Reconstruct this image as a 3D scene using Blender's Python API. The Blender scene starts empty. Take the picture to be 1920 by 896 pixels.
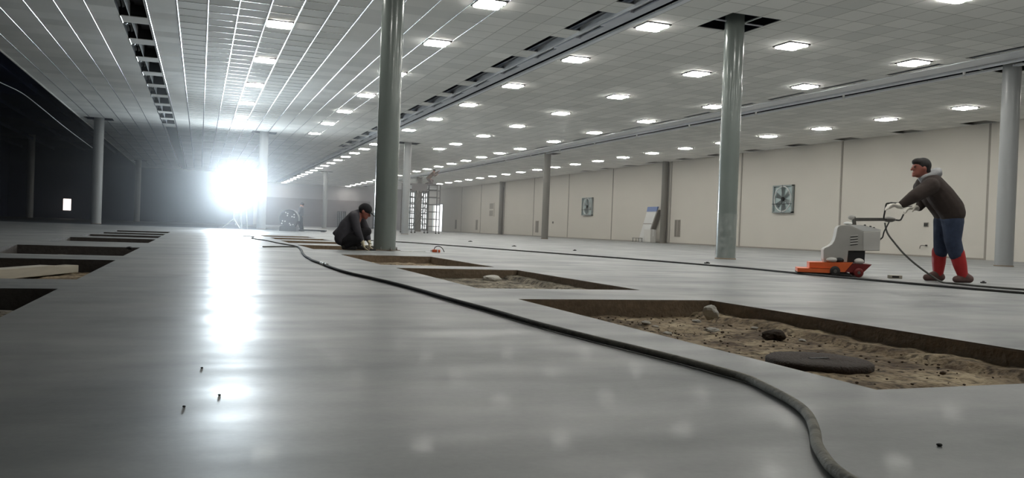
import bpy, bmesh, math, random
from mathutils import Vector, Matrix, noise
random.seed(7)
R = random.Random(11)
scn = bpy.context.scene
col = scn.collection
# ------------------------------------------------------------------ camera
F_PX, YAW, PITCH, ROLL, CH = 1557.0, .3604, -.01048, .03753, .44
cy, sy = math.cos(YAW), math.sin(YAW)
FW = Vector((sy*math.cos(PITCH), cy*math.cos(PITCH), math.sin(PITCH)))
r0 = Vector((cy, -sy, 0)); u0 = r0.cross(FW)
RT = r0*math.cos(ROLL)+u0*math.sin(ROLL); UP = u0*math.cos(ROLL)-r0*math.sin(ROLL)
cam_d = bpy.data.cameras.new('camera'); cam = bpy.data.objects.new('camera', cam_d); col.objects.link(cam)
cam_d.sensor_width = 36; cam_d.lens = F_PX/1920*36; cam_d.clip_end = 400; cam_d.clip_start = .02
M = Matrix.Identity(4)
for i in range(3):
    M[i][0] = RT[i]; M[i][1] = UP[i]; M[i][2] = -FW[i]
M.translation = Vector((0, 0, CH)); cam.matrix_world = M
scn.camera = cam
# ------------------------------------------------------------------ daylight outside, exposure
LAMP_E = 19.0        # tubes of the ceiling lamps
BEAM_W = 3700.0       # forward beam of the floodlight
FLOOD_E = 14.0       # floodlight front, its oval enlarged to the size of the glare
w = bpy.data.worlds.new('daylight'); scn.world = w; w.use_nodes = True
bg = w.node_tree.nodes['Background']; bg.inputs[0].default_value = (.93, .97, 1, 1); bg.inputs[1].default_value = 1.0
vs = scn.view_settings
vs.view_transform = 'Standard'; vs.look = 'None'; vs.gamma = 1; vs.use_curve_mapping = False
vs.exposure = 1.5
scn.display_settings.display_device = 'sRGB'
try:
    scn.cycles.use_denoising = True
    scn.cycles.max_bounces = 7; scn.cycles.diffuse_bounces = 4; scn.cycles.glossy_bounces = 4
    scn.cycles.transparent_max_bounces = 8; scn.cycles.volume_bounces = 0
    scn.cycles.sample_clamp_indirect = 6; scn.cycles.caustics_reflective = False; scn.cycles.caustics_refractive = False
except Exception: pass
H = 5.016
HAZE_D = .0045; HAZE_G = .8
X0, X1, Y0, Y1 = -16.0, 27.0, -8.0, 102.0
CEIL_L = -5.42

# ------------------------------------------------------------------ helpers
def hexc(r, g, b):
    f = lambda c: ((c/255+.055)/1.055)**2.4 if c > 10 else c/255/12.92
    return (f(r), f(g), f(b), 1)
def mat(name, rgb, rough=.5, metal=0, var=.12, scale=6, spec=.5, coat=0, coat_r=.05, emit=None, es=0, bump=0, bscale=30, stretch=(1, 1, 1), rvar=0):
    m = bpy.data.materials.new(name); m.use_nodes = True; nt = m.node_tree; N = nt.nodes; L = nt.links
    b = N['Principled BSDF']
    tc = N.new('ShaderNodeTexCoord'); mp = N.new('ShaderNodeMapping'); mp.inputs['Scale'].default_value = stretch
    L.new(tc.outputs['Object'], mp.inputs['Vector'])
    nz = N.new('ShaderNodeTexNoise'); nz.inputs['Scale'].default_value = scale; nz.inputs['Detail'].default_value = 5
    L.new(mp.outputs['Vector'], nz.inputs['Vector'])
    c = hexc(*rgb) if max(rgb) > 1 else (*rgb, 1)
    mx = N.new('ShaderNodeMix'); mx.data_type = 'RGBA'
    mx.inputs['A'].default_value = tuple(max(0, v*(1-var)) for v in c[:3])+(1,)
    mx.inputs['B'].default_value = tuple(min(1, v*(1+var)) for v in c[:3])+(1,)
    L.new(nz.outputs['Fac'], mx.inputs['Factor']); L.new(mx.outputs['Result'], b.inputs['Base Color'])
    b.inputs['Roughness'].default_value = rough; b.inputs['Metallic'].default_value = metal
    b.inputs['Specular IOR Level'].default_value = spec
    b.inputs['Coat Weight'].default_value = coat; b.inputs['Coat Roughness'].default_value = coat_r
    if rvar:
        mr = N.new('ShaderNodeMapRange'); mr.inputs['To Min'].default_value = rough-rvar; mr.inputs['To Max'].default_value = rough+rvar
        mr.inputs['From Min'].default_value = .3; mr.inputs['From Max'].default_value = .7
        L.new(nz.outputs['Fac'], mr.inputs['Value']); L.new(mr.outputs['Result'], b.inputs['Roughness'])
    if emit:
        b.inputs['Emission Color'].default_value = (*emit, 1); b.inputs['Emission Strength'].default_value = es
    if bump:
        n2 = N.new('ShaderNodeTexNoise'); n2.inputs['Scale'].default_value = bscale; n2.inputs['Detail'].default_value = 4
        L.new(mp.outputs['Vector'], n2.inputs['Vector'])
        bp = N.new('ShaderNodeBump'); bp.inputs['Strength'].default_value = bump; bp.inputs['Distance'].default_value = .01
        L.new(n2.outputs['Fac'], bp.inputs['Height']); L.new(bp.outputs['Normal'], b.inputs['Normal'])
    m.diffuse_color = c
    return m
def obj(name, bm, m, parent=None, smooth=False):
    me = bpy.data.meshes.new(name); bm.normal_update()
    if smooth:
        for f in bm.faces: f.smooth = True
    bm.to_mesh(me); bm.free()
    for k in (m if isinstance(m, (list, tuple)) else [m]): me.materials.append(k)
    o = bpy.data.objects.new(name, me); col.objects.link(o)
    if parent: o.parent = parent
    return o
def tag(o, label=None, cat=None, group=None, kind=None):
    if label: o['label'] = label
    if cat: o['category'] = cat
    if group: o['group'] = group
    if kind: o['kind'] = kind
    return o
def thing(name, label, cat, loc=(0, 0, 0), rz=0, group=None):
    o = bpy.data.objects.new(name, None); col.objects.link(o); o.empty_display_size = .2
    o.location = loc; o.rotation_euler = (0, 0, rz)
    return tag(o, label, cat, group)
def struct(name, bm, m, **k):
    return tag(obj(name, bm, m, **k), kind='structure')
def dup(root):
    r = root.copy(); col.objects.link(r)
    for ch in list(root.children):
        c = ch.copy(); col.objects.link(c); c.parent = r
        for g in list(ch.children):
            d = g.copy(); col.objects.link(d); d.parent = c
    return r
def box(bm, x0, x1, y0, y1, z0, z1, mi=0):
    v = [bm.verts.new(p) for p in ((x0,y0,z0),(x1,y0,z0),(x1,y1,z0),(x0,y1,z0),(x0,y0,z1),(x1,y0,z1),(x1,y1,z1),(x0,y1,z1))]
    for q in ((3,2,1,0),(4,5,6,7),(0,1,5,4),(1,2,6,5),(2,3,7,6),(3,0,4,7)):
        f = bm.faces.new([v[i] for i in q]); f.material_index = mi
    return v
def bevel(bm, w, seg=2):
    bmesh.ops.bevel(bm, geom=list(bm.edges), offset=w, segments=seg, profile=.5, affect='EDGES', clamp_overlap=True)
    return bm
def tube(bm, pts, r, n=10, cap=True, radii=None):
    pts = [Vector(p) for p in pts]; rings = []
    t0 = (pts[1]-pts[0]).normalized(); nrm = t0.orthogonal().normalized()
    for i, p in enumerate(pts):
        a = pts[max(0, i-1)]; b = pts[min(len(pts)-1, i+1)]; t = (b-a).normalized()
        nrm = (nrm-t*nrm.dot(t)).normalized(); bn = t.cross(nrm)
        rr = radii[i] if radii else r
        rings.append([bm.verts.new(p+nrm*rr*math.cos(2*math.pi*k/n)+bn*rr*math.sin(2*math.pi*k/n)) for k in range(n)])
    for a, b in zip(rings, rings[1:]):
        for k in range(n):
            f = bm.faces.new((a[k], a[(k+1) % n], b[(k+1) % n], b[k])); f.smooth = True
    if cap:
        bm.faces.new([bm.verts.new(v.co) for v in rings[0][::-1]]); bm.faces.new([bm.verts.new(v.co) for v in rings[-1]])
    return bm
def spline(pts, sub=8):
    P = [Vector(p) for p in pts]; out = []
    for i in range(len(P)-1):
        a = P[max(0, i-1)]; b = P[i]; c = P[i+1]; d = P[min(len(P)-1, i+2)]
        for s in range(sub):
            t = s/sub
            out.append(.5*((2*b)+(c-a)*t+(2*a-5*b+4*c-d)*t*t+(3*b-3*c+d-a)*t**3))
    out.append(P[-1]); return out
def prism(bm, pts, y0, y1, mi=0):   # outline in x,z extruded along y
    a = [bm.verts.new((x, y0, z)) for x, z in pts]; b = [bm.verts.new((x, y1, z)) for x, z in pts]
    n = len(pts); fs = [bm.faces.new(a), bm.faces.new(b[::-1])]
    for i in range(n): fs.append(bm.faces.new((a[i], b[i], b[(i+1) % n], a[(i+1) % n])))
    for f in fs: f.material_index = mi
    bmesh.ops.recalc_face_normals(bm, faces=fs)
def lathe(bm, prof, n=24, c=(0, 0, 0), cap=True):
    rings = []
    for r, z in prof:
        rings.append([bm.verts.new((c[0]+r*math.cos(2*math.pi*k/n), c[1]+r*math.sin(2*math.pi*k/n), c[2]+z)) for k in range(n)])
    for a, b in zip(rings, rings[1:]):
        for k in range(n):
            f = bm.faces.new((a[k], a[(k+1) % n], b[(k+1) % n], b[k])); f.smooth = True
    if cap: bm.faces.new([bm.verts.new(v.co) for v in rings[0][::-1]]); bm.faces.new([bm.verts.new(v.co) for v in rings[-1]])
    return bm
def holed(bm, x0, x1, y0, y1, holes, fn, flip=False, depth=0):
    """rectangle with rectangular holes; fn maps (u, v, d) to a point; hole rims get walls of the given depth"""
    xs = sorted({x0, x1, *[min(max(h[0], x0), x1) for h in holes], *[min(max(h[1], x0), x1) for h in holes]})
    for a, b in zip(xs, xs[1:]):
        if b-a < 1e-6: continue
        cut = sorted((max(h[2], y0), min(h[3], y1)) for h in holes if h[0] < b-1e-6 and h[1] > a+1e-6)
        y = y0
        for c, d in cut+[(y1, y1)]:
            if c-y > 1e-6:
                v = [bm.verts.new(fn(*p, 0)) for p in ((a, y), (b, y), (b, c), (a, c))]
                bm.faces.new(v[::-1] if flip else v)
            y = max(y, d)
    if depth:
        for h in holes:
            q = ((h[0], h[2]), (h[1], h[2]), (h[1], h[3]), (h[0], h[3]))
            for i in range(4):
                p, r_ = q[i], q[(i+1) % 4]
                v = [bm.verts.new(fn(*p, 0)), bm.verts.new(fn(*r_, 0)), bm.verts.new(fn(*r_, depth)), bm.verts.new(fn(*p, depth))]
                f = bm.faces.new(v if flip else v[::-1])
    return bm
def rcone(bm, p0, r0_, p1, r1_, n=14):
    """capsule with two radii"""
    p0, p1 = Vector(p0), Vector(p1); d = p1-p0
    if d.length < 1e-5: d = Vector((0, 0, 1e-4))
    t = d.normalized(); q = []; rr = []
    for k in range(5):
        a = math.pi/2*(1-k/5); q.append(p0-t*r0_*math.sin(a)); rr.append(max(r0_*math.cos(a), r0_*.05))
    q.append(p0); rr.append(r0_); q.append(p1); rr.append(r1_)
    for k in range(1, 6):
        a = math.pi/2*k/5; q.append(p1+t*r1_*math.sin(a)); rr.append(max(r1_*math.cos(a), r1_*.05))
    nrm = t.orthogonal().normalized(); bn = t.cross(nrm); rings = []
    for c, r_ in zip(q, rr):
        rings.append([bm.verts.new(c+nrm*r_*math.cos(2*math.pi*k/n)+bn*r_*math.sin(2*math.pi*k/n)) for k in range(n)])
    for a, b in zip(rings, rings[1:]):
        for k in range(n): bm.faces.new((a[k], a[(k+1) % n], b[(k+1) % n], b[k]))
    bm.faces.new(rings[0][::-1]); bm.faces.new(rings[-1])
def ell(bm, c, r, rot=None, n=16):
    m = Matrix.Translation(Vector(c)) @ (rot.to_4x4() if rot else Matrix.Identity(4)) @ Matrix.Diagonal((*r, 1))
    bmesh.ops.create_uvsphere(bm, u_segments=n, v_segments=n//2+2, radius=1, matrix=m)
def blob(name, bm, m, parent, voxel=.012, smooth=3):
    """melt overlapping forms into one continuous surface"""
    o = obj(name, bm, m, parent)
    md = o.modifiers.new('r', 'REMESH'); md.mode = 'VOXEL'; md.voxel_size = voxel; md.use_smooth_shade = True
    sm = o.modifiers.new('s', 'SMOOTH'); sm.factor = .6; sm.iterations = smooth
    dg = bpy.context.evaluated_depsgraph_get(); dg.update()
    me = bpy.data.meshes.new_from_object(o.evaluated_get(dg)); old = o.data
    o.modifiers.clear(); o.data = me; me.name = name; bpy.data.meshes.remove(old)
    for p in me.polygons: p.use_smooth = True
    return o

# ------------------------------------------------------------------ materials
def floor_mat():
    m = mat('polished_concrete', (120, 124, 125), .2, coat=0)
    nt = m.node_tree; N = nt.nodes; L = nt.links; b = N['Principled BSDF']
    tc = N.new('ShaderNodeTexCoord')
    def nz(sc, st, det=4):
        mp = N.new('ShaderNodeMapping'); mp.inputs['Scale'].default_value = st; mp.inputs['Rotation'].default_value = (0, 0, YAW)
        L.new(tc.outputs['Object'], mp.inputs['Vector']); n = N.new('ShaderNodeTexNoise')
        n.inputs['Scale'].default_value = sc; n.inputs['Detail'].default_value = det; L.new(mp.outputs['Vector'], n.inputs['Vector']); return n.outputs['Fac']
    def rng(x, a, b_, lo=.3, hi=.7):
        r = N.new('ShaderNodeMapRange'); r.inputs['From Min'].default_value = lo; r.inputs['From Max'].default_value = hi
        r.inputs['To Min'].default_value = a; r.inputs['To Max'].default_value = b_; L.new(x, r.inputs['Value']); return r.outputs['Result']
    big = nz(.9, (1, 1, 1)); mid = nz(5, (.6, 1, 1)); fine = nz(60, (1, 1, 1), 6)
    mu = N.new('ShaderNodeMath'); mu.operation = 'ADD'; L.new(rng(big, -.42, .42), mu.inputs[0]); L.new(rng(mid, -.2, .2), mu.inputs[1])
    mu2 = N.new('ShaderNodeMath'); mu2.operation = 'ADD'; L.new(mu.outputs[0], mu2.inputs[0]); L.new(rng(fine, -.06, .06), mu2.inputs[1])
    mx = N.new('ShaderNodeMix'); mx.data_type = 'RGBA'; mx.clamp_factor = True
    mx.inputs['A'].default_value = FLOOR_A; mx.inputs['B'].default_value = FLOOR_B
    ad = N.new('ShaderNodeMath'); ad.operation = 'ADD'; ad.inputs[1].default_value = .5; L.new(mu2.outputs[0], ad.inputs[0])
    L.new(ad.outputs[0], mx.inputs['Factor']); L.new(mx.outputs['Result'], b.inputs['Base Color'])
    L.new(rng(nz(1.6, (.35, 1.6, 1), 5), .34, .52), b.inputs['Roughness'])
    b.inputs['Specular IOR Level'].default_value = .26
    b.inputs['Coat Weight'].default_value = .012; b.inputs['Coat Roughness'].default_value = .06
    bp = N.new('ShaderNodeBump'); bp.inputs['Strength'].default_value = .25; bp.inputs['Distance'].default_value = .004
    L.new(nz(2.5, (.5, 1.5, 1), 4), bp.inputs['Height']); L.new(bp.outputs['Normal'], b.inputs['Normal']); L.new(bp.outputs['Normal'], b.inputs['Coat Normal'])
    return m
FLOOR_A = hexc(104, 107, 109); FLOOR_B = hexc(150, 151, 150)
TX, TY, GX, GY = .625, .664, 1.28, 19.65
def tile_mat():
    m = bpy.data.materials.new('ceiling_tile'); m.use_nodes = True; nt = m.node_tree; N = nt.nodes; L = nt.links; b = N['Principled BSDF']
    tc = N.new('ShaderNodeTexCoord'); mp = N.new('ShaderNodeMapping')
    mp.inputs['Location'].default_value = (-GX/TX+40, -GY/TY+60, 0); mp.inputs['Scale'].default_value = (1/TX, 1/TY, 1)
    L.new(tc.outputs['Object'], mp.inputs['Vector'])
    fr = N.new('ShaderNodeVectorMath'); fr.operation = 'FRACTION'; L.new(mp.outputs[0], fr.inputs[0])
    fl = N.new('ShaderNodeVectorMath'); fl.operation = 'FLOOR'; L.new(mp.outputs[0], fl.inputs[0])
    wn = N.new('ShaderNodeTexWhiteNoise'); wn.noise_dimensions = '2D'; L.new(fl.outputs[0], wn.inputs['Vector'])
    sp = N.new('ShaderNodeSeparateXYZ'); L.new(fr.outputs[0], sp.inputs[0])
    def edge(o, w_):
        a = N.new('ShaderNodeMath'); a.operation = 'PINGPONG'; a.inputs[1].default_value = .5; L.new(o, a.inputs[0])
        c = N.new('ShaderNodeMath'); c.operation = 'LESS_THAN'; c.inputs[1].default_value = w_; L.new(a.outputs[0], c.inputs[0]); return c.outputs[0]
    mxx = N.new('ShaderNodeMath'); mxx.operation = 'MAXIMUM'; L.new(edge(sp.outputs[0], .014), mxx.inputs[0]); L.new(edge(sp.outputs[1], .012), mxx.inputs[1])
    nz = N.new('ShaderNodeTexNoise'); nz.inputs['Scale'].default_value = .5; L.new(tc.outputs['Object'], nz.inputs['Vector'])
    m1 = N.new('ShaderNodeMix'); m1.data_type = 'RGBA'; m1.inputs['A'].default_value = CEIL_A; m1.inputs['B'].default_value = CEIL_B
    L.new(wn.outputs['Value'], m1.inputs['Factor'])
    m2 = N.new('ShaderNodeMix'); m2.data_type = 'RGBA'; m2.inputs['B'].default_value = CEIL_J
    sx = N.new('ShaderNodeSeparateXYZ'); L.new(tc.outputs['Object'], sx.inputs[0]); gt = N.new('ShaderNodeMath'); gt.operation = 'GREATER_THAN'; gt.inputs[1].default_value = 5.2; L.new(sx.outputs[0], gt.inputs[0])
    ga = N.new('ShaderNodeMath'); ga.operation = 'MULTIPLY'; L.new(gt.outputs[0], ga.inputs[0]); L.new(mxx.outputs[0], ga.inputs[1])
    L.new(m1.outputs['Result'], m2.inputs['A']); L.new(ga.outputs[0], m2.inputs['Factor']); L.new(m2.outputs['Result'], b.inputs['Base Color'])
    b.inputs['Roughness'].default_value = .8; b.inputs['Specular IOR Level'].default_value = .08
    # every panel hangs a hair out of level
    sub = N.new('ShaderNodeVectorMath'); sub.operation = 'SUBTRACT'; sub.inputs[1].default_value = (.5, .5, .5); L.new(wn.outputs['Color'], sub.inputs[0])
    sc = N.new('ShaderNodeVectorMath'); sc.operation = 'MULTIPLY'; sc.inputs[1].default_value = (.03, .05, 0); L.new(sub.outputs[0], sc.inputs[0])
    ge = N.new('ShaderNodeNewGeometry'); ad = N.new('ShaderNodeVectorMath'); ad.operation = 'ADD'; L.new(ge.outputs['Normal'], ad.inputs[0]); L.new(sc.outputs[0], ad.inputs[1])
    no = N.new('ShaderNodeVectorMath'); no.operation = 'NORMALIZE'; L.new(ad.outputs[0], no.inputs[0]); L.new(no.outputs[0], b.inputs['Normal'])
    return m
CEIL_A = hexc(226, 226, 222); CEIL_B = hexc(243, 242, 238); CEIL_J = hexc(176, 175, 171)
M_floor = floor_mat(); M_tile = tile_mat()
M_dull = mat('unpolished_slab', (70, 76, 82), .6, scale=2)
M_cutedge = mat('cut_concrete_edge', (128, 112, 94), .9, var=.35, scale=25, bump=.6)
M_cutdark = mat('shaded_cut_edge', (66, 62, 60), .9, var=.35, scale=25, bump=.6)  # darker copy of the cut edge, dim light of the left pits painted in
M_void = mat('plenum_black', (16, 16, 20), .9)
M_dark = mat('unlit_dark_tone', (46, 55, 86), .8, var=.3, scale=.5)  # lack of light in the far hall put into a dark base colour
M_roof = mat('unlit_roof_tone', (50, 58, 84), .8, var=.3, scale=.6, stretch=(3, .3, 1))  # roof colour darkened to stand for the unlit hall overhead
M_wall = mat('cream_wall_panel', (206, 201, 192), .6, var=.05, scale=.7, spec=.25)
M_joint = mat('wall_joint', (150, 144, 136), .7)
M_far = mat('mauve_partition', (120, 112, 112), .8, var=.1, scale=1.2, stretch=(1, 1, 2))
M_far2 = mat('pale_partition', (150, 146, 146), .7, var=.06, scale=.8)
M_column = mat('grey_green_enamel', (120, 128, 124), .24, var=.1, scale=3, coat=.3, coat_r=.08, stretch=(1, 1, .4), bump=.12, bscale=9)
M_column2 = mat('light_grey_enamel', (150, 152, 152), .35, var=.06, scale=2)
M_colbrown = mat('taupe_column_paint', (112, 108, 102), .5, var=.12, scale=4, stretch=(3, 3, .5))
M_runner = mat('white_enamelled_runner', (246, 247, 248), .3, var=.02, spec=1, coat=1, coat_r=.22)
M_rib = mat('bright_cross_rib', (236, 236, 232), .3, var=.02, spec=1, coat=1, coat_r=.12)
M_chrome = mat('bright_runner_metal', (225, 228, 232), .2, metal=.9, var=.03)
M_rail = mat('galvanised_rail', (232, 235, 240), .4, metal=0, var=.1, scale=3)
M_tray = mat('grey_tray', (205, 208, 216), .5, metal=0, var=.15, scale=2)
M_frame = mat('lamp_frame_dark', (34, 34, 33), .6)
M_soil = mat('soil', (146, 128, 104), .95, var=0)
def soil_nodes(m, dark, light):
    nt = m.node_tree; N = nt.nodes; L = nt.links; b = N['Principled BSDF']
    tc = N.new('ShaderNodeTexCoord')
    n1 = N.new('ShaderNodeTexNoise'); n1.inputs['Scale'].default_value = 3.4; n1.inputs['Detail'].default_value = 9; n1.inputs['Roughness'].default_value = .68
    L.new(tc.outputs['Object'], n1.inputs['Vector'])
    cr = N.new('ShaderNodeValToRGB'); L.new(n1.outputs['Fac'], cr.inputs[0])
    e = cr.color_ramp.elements; e[0].position = .38; e[0].color = hexc(*dark); e[1].position = .62; e[1].color = hexc(*light)
    x = cr.color_ramp.elements.new(.5); x.color = hexc(*[int(.45*a+.55*c) for a, c in zip(dark, light)])
    n2 = N.new('ShaderNodeTexNoise'); n2.inputs['Scale'].default_value = 26; n2.inputs['Detail'].default_value = 6; L.new(tc.outputs['Object'], n2.inputs['Vector'])
    c2 = N.new('ShaderNodeValToRGB'); L.new(n2.outputs['Fac'], c2.inputs[0]); c2.color_ramp.elements[0].position = .36; c2.color_ramp.elements[1].position = .5
    c2.color_ramp.elements[0].color = (.22, .2, .18, 1); c2.color_ramp.elements[1].color = (1, 1, 1, 1)
    mx = N.new('ShaderNodeMix'); mx.data_type = 'RGBA'; mx.blend_type = 'MULTIPLY'; mx.inputs['Factor'].default_value = .85
    L.new(cr.outputs[0], mx.inputs['A']); L.new(c2.outputs[0], mx.inputs['B']); L.new(mx.outputs['Result'], b.inputs['Base Color'])
    bp = N.new('ShaderNodeBump'); bp.inputs['Strength'].default_value = .8; bp.inputs['Distance'].default_value = .02
    L.new(n2.outputs['Fac'], bp.inputs['Height']); L.new(bp.outputs['Normal'], b.inputs['Normal'])
soil_nodes(M_soil, (92, 74, 54), (186, 168, 138))
M_stone = mat('pale_stone', (214, 210, 202), .9, var=.25, scale=30, bump=.6, bscale=60)
M_clod = mat('dark_clod', (74, 58, 44), .95, var=.4, scale=40, bump=1, bscale=60)
M_iron = mat('rusty_iron', (72, 62, 56), .9, var=.4, scale=40, bump=1, bscale=90)
M_hose = mat('dusty_black_hose', (66, 66, 62), .75, var=.5, scale=9, bump=.3, bscale=60)
M_hose_near = mat('dusty_grey_hose', (120, 117, 108), .8, var=.4, scale=25, bump=.3, bscale=60)
M_black = mat('matt_black', (26, 26, 28), .6)
M_rubber = mat('black_rubber', (40, 39, 38), .75, var=.2, scale=30)
M_tape = mat('white_tape', (230, 230, 228), .5)
M_orange = mat('orange_paint', (222, 104, 52), .45, var=.1, scale=10)
M_red = mat('dark_red_paint', (110, 26, 24), .5, var=.2, scale=12)
M_mach = mat('machine_grey_paint', (172, 170, 165), .45, var=.06, scale=6)
M_mach2 = mat('machine_light_grey_paint', (205, 203, 198), .45, var=.06, scale=6)
M_slot = mat('louvre_shadow_paint', (96, 94, 92), .6)
M_steel = mat('worn_steel', (110, 108, 104), .4, metal=.6, var=.2, scale=20)
M_skin = mat('skin', (176, 122, 98), .55, var=.06, scale=30)
M_skin2 = mat('ruddy_skin', (160, 98, 84), .55, var=.06, scale=30)
M_hair = mat('black_hair', (30, 25, 24), .7, var=.3, scale=80)
M_jacket = mat('dark_brown_cloth', (58, 48, 44), .9, var=.25, scale=14, bump=.6, bscale=12)
M_jacket2 = mat('charcoal_cloth', (62, 60, 66), .85, var=.25, scale=14, bump=.6, bscale=14)
M_jeans = mat('denim', (50, 60, 82), .9, var=.3, scale=20, bump=.4, bscale=16)
M_trouser = mat('black_cloth', (30, 28, 32), .9, var=.2, scale=20)
M_glove = mat('white_cotton_glove', (222, 216, 206), .9, var=.06, scale=60)
M_glove2 = mat('cream_cotton_glove', (196, 186, 158), .9, var=.1, scale=60)
M_hood = mat('grey_knit', (172, 172, 174), .95, var=.15, scale=50, bump=.5, bscale=60)
M_boot = mat('red_rubber_boot', (172, 36, 38), .5, var=.15, scale=14)
M_bootlow = mat('dusty_boot_foot', (104, 80, 76), .8, var=.3, scale=18)
M_white = mat('white_board', (222, 222, 220), .5, var=.04, scale=3)
M_blue = mat('blue_header_film', (120, 140, 186), .5, var=.1, scale=4)
M_louver = mat('fan_glass_grey', (186, 202, 202), .25, var=.25, scale=3)
M_galv = mat('fan_frame_metal', (150, 158, 158), .5, metal=.3, var=.15, scale=8)
M_vent = mat('vent_slot_grey', (124, 118, 110), .7)
M_scaff = mat('scaffold_tube_grey', (120, 117, 115), .5, metal=.4)
M_wood = mat('weathered_board', (176, 170, 156), .85, var=.25, scale=8, stretch=(.3, 3, 3))
M_plastic = mat('orange_plastic', (206, 92, 50), .5)

# ================================================================== SETTING
cols = {  # x, y, radius
 'near': (3.14, 14.85, .2), 'mid': (10.47, 14.9, .205), 'right': (18.98, 15.2, .21), 'l45': (-4.63, 44.2, .225), 'c45': (3.0, 45, .225),
 'm45': (10.62, 45, .2), 'r45': (19.0, 45, .2), 'l75': (-4.85, 75, .23), 'c75': (3.05, 75, .2), 'm75': (10.38, 75, .2), 'r75': (18.9, 75, .3), 'd75': (-12.6, 75, .25)}
# -- ceiling openings
trough1 = (7.96, 8.58); trough2 = (18.08, 18.82)
left_open = [(-1.86, -1.27, 16.6+2.57*k-.02, 16.6+2.57*k+1.86) for k in range(11)]
left_slot = (-1.75, -1.27, 45.6, 84)
t1_open = [(7.53, 7.96, 12.95+2.52*k, 12.95+2.52*k+1.75) for k in range(15)]
t2_open = [(17.22, 17.46, 13.3+2.52*k, 13.3+2.52*k+1.75) for k in range(15)]
wall_open = [(26.25, 26.97, 22.0+3.3*k, 23.1+3.3*k) for k in range(11)]
col_open = []
for k, (x, y, r) in cols.items():
    if k == 'd75': continue
    if k == 'mid': col_open.append((9.98, 11.2, 14.28, 15.6)); continue
    wd = .66 if k in ('near', 'right', 'mid') else .62
    col_open.append((x-wd, x+wd, y-wd, y+wd))
holes = left_open+[left_slot]+t1_open+t2_open+wall_open+col_open+[(*trough1, 8, 100), (*trough2, 8, 100)]
holes = [h for h in holes]
# the mid-row holes of c45 etc. must not overlap with the troughs
bm = bmesh.new(); holed(bm, CEIL_L, X1, Y0, Y1, holes, lambda u, v, d: (u, v, H+d), flip=True, depth=.016)
box(bm, CEIL_L-.04, CEIL_L, Y0, Y1, H-.03, H+.22)
struct('ceiling', bm, M_tile)
bm = bmesh.new(); box(bm, X0, X1, Y0, Y1, 6.9, 7.1); struct('roof', bm, M_roof)
# plenum bulkhead that closes the space above the suspended ceiling from the open dark hall
bm = bmesh.new()
for y in (12, 24, 36, 48, 60, 72, 84): box(bm, X0, CEIL_L, y-.12, y+.12, 6.35, 6.9)
for x in (-15, -12.5, -10, -7.5): box(bm, x-.05, x+.05, Y0, 85, 6.15, 6.35)
struct('trim_1', bm, M_dark)
# -- bright runners of the left bay
bm = bmesh.new()
for k in range(-10, 8):
    x = GX+TX*k
    if x < CEIL_L: continue
    segs = [(9, 80)]
    for h in holes:
        if h[0]-.01 < x < h[1]+.01:
            n = []
            for a, b in segs:
                if h[3] <= a or h[2] >= b: n.append((a, b)); continue
                if h[2] > a: n.append((a, h[2]))
                if h[3] < b: n.append((h[3], b))
            segs = n
    for a, b in segs: rr = .022 if -1.9 < x < 3.5 else .012 if x < 0 else .011; tube(bm, [(x, a, H-.18*rr), (x, b, H-.18*rr)], rr, n=12)
struct('trim_2', bm, M_chrome)
bm = bmesh.new()
for k in range(-16, 50):
    y = GY+TY*k
    segs = [(-.6, 3.19)]
    for h in holes:
        if h[2]-.01 < y < h[3]+.01 and h[0] < 5.1:
            n = []
            for a, b in segs:
                if h[1] <= a or h[0] >= b: n.append((a, b)); continue
                if h[0] > a: n.append((a, h[0]))
                if h[1] < b: n.append((h[1], b))
            segs = n
    for a, b in segs:
        if b-a > .05: tube(bm, [(a, y, H+.005), (b, y, H+.005)], .012, n=12)
struct('trim_3', bm, M_chrome)
# -- floor with the sawn-out pits
pits_r = [(1.93, 3.38, 1.95, 4.97), (1.95, 3.32, 5.86, 8.6), (1.92, 3.26, 9.2, 12.05), (1.8, 3.2, 14.2, 16.7), (1.78, 3.2, 18.1, 20.1), (1.78, 3.2, 21.4, 23.3), (1.75, 3.2, 24.7, 26.6)]
pits_l = [(-2.28, -.76, 2.4, 5.46), (-2.28, -.76, 6.25, 9.02), (-2.28, -.77, 10.0, 12.78), (-2.28, -.79, 15.1, 17.7), (-2.28, -.81, 18.9, 20.75), (-2.28, -.82, 21.9, 23.6), (-2.28, -.82, 25.0, 27.3)]
DEP = {}
bm = bmesh.new(); holed(bm, X0, X1, Y0, 41.4, pits_r+pits_l, lambda u, v, d: (u, v, -d))
holed(bm, 3.7, X1, 41.4, Y1, [], lambda u, v, d: (u, v, -d))
struct('floor', bm, M_floor)
bm = bmesh.new(); box(bm, X0, 3.7, 41.4, Y1, -.2, 0); box(bm, X0, X1, Y0, Y1, -.9, -.7); struct('floor_unpolished', bm, M_dull)
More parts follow.
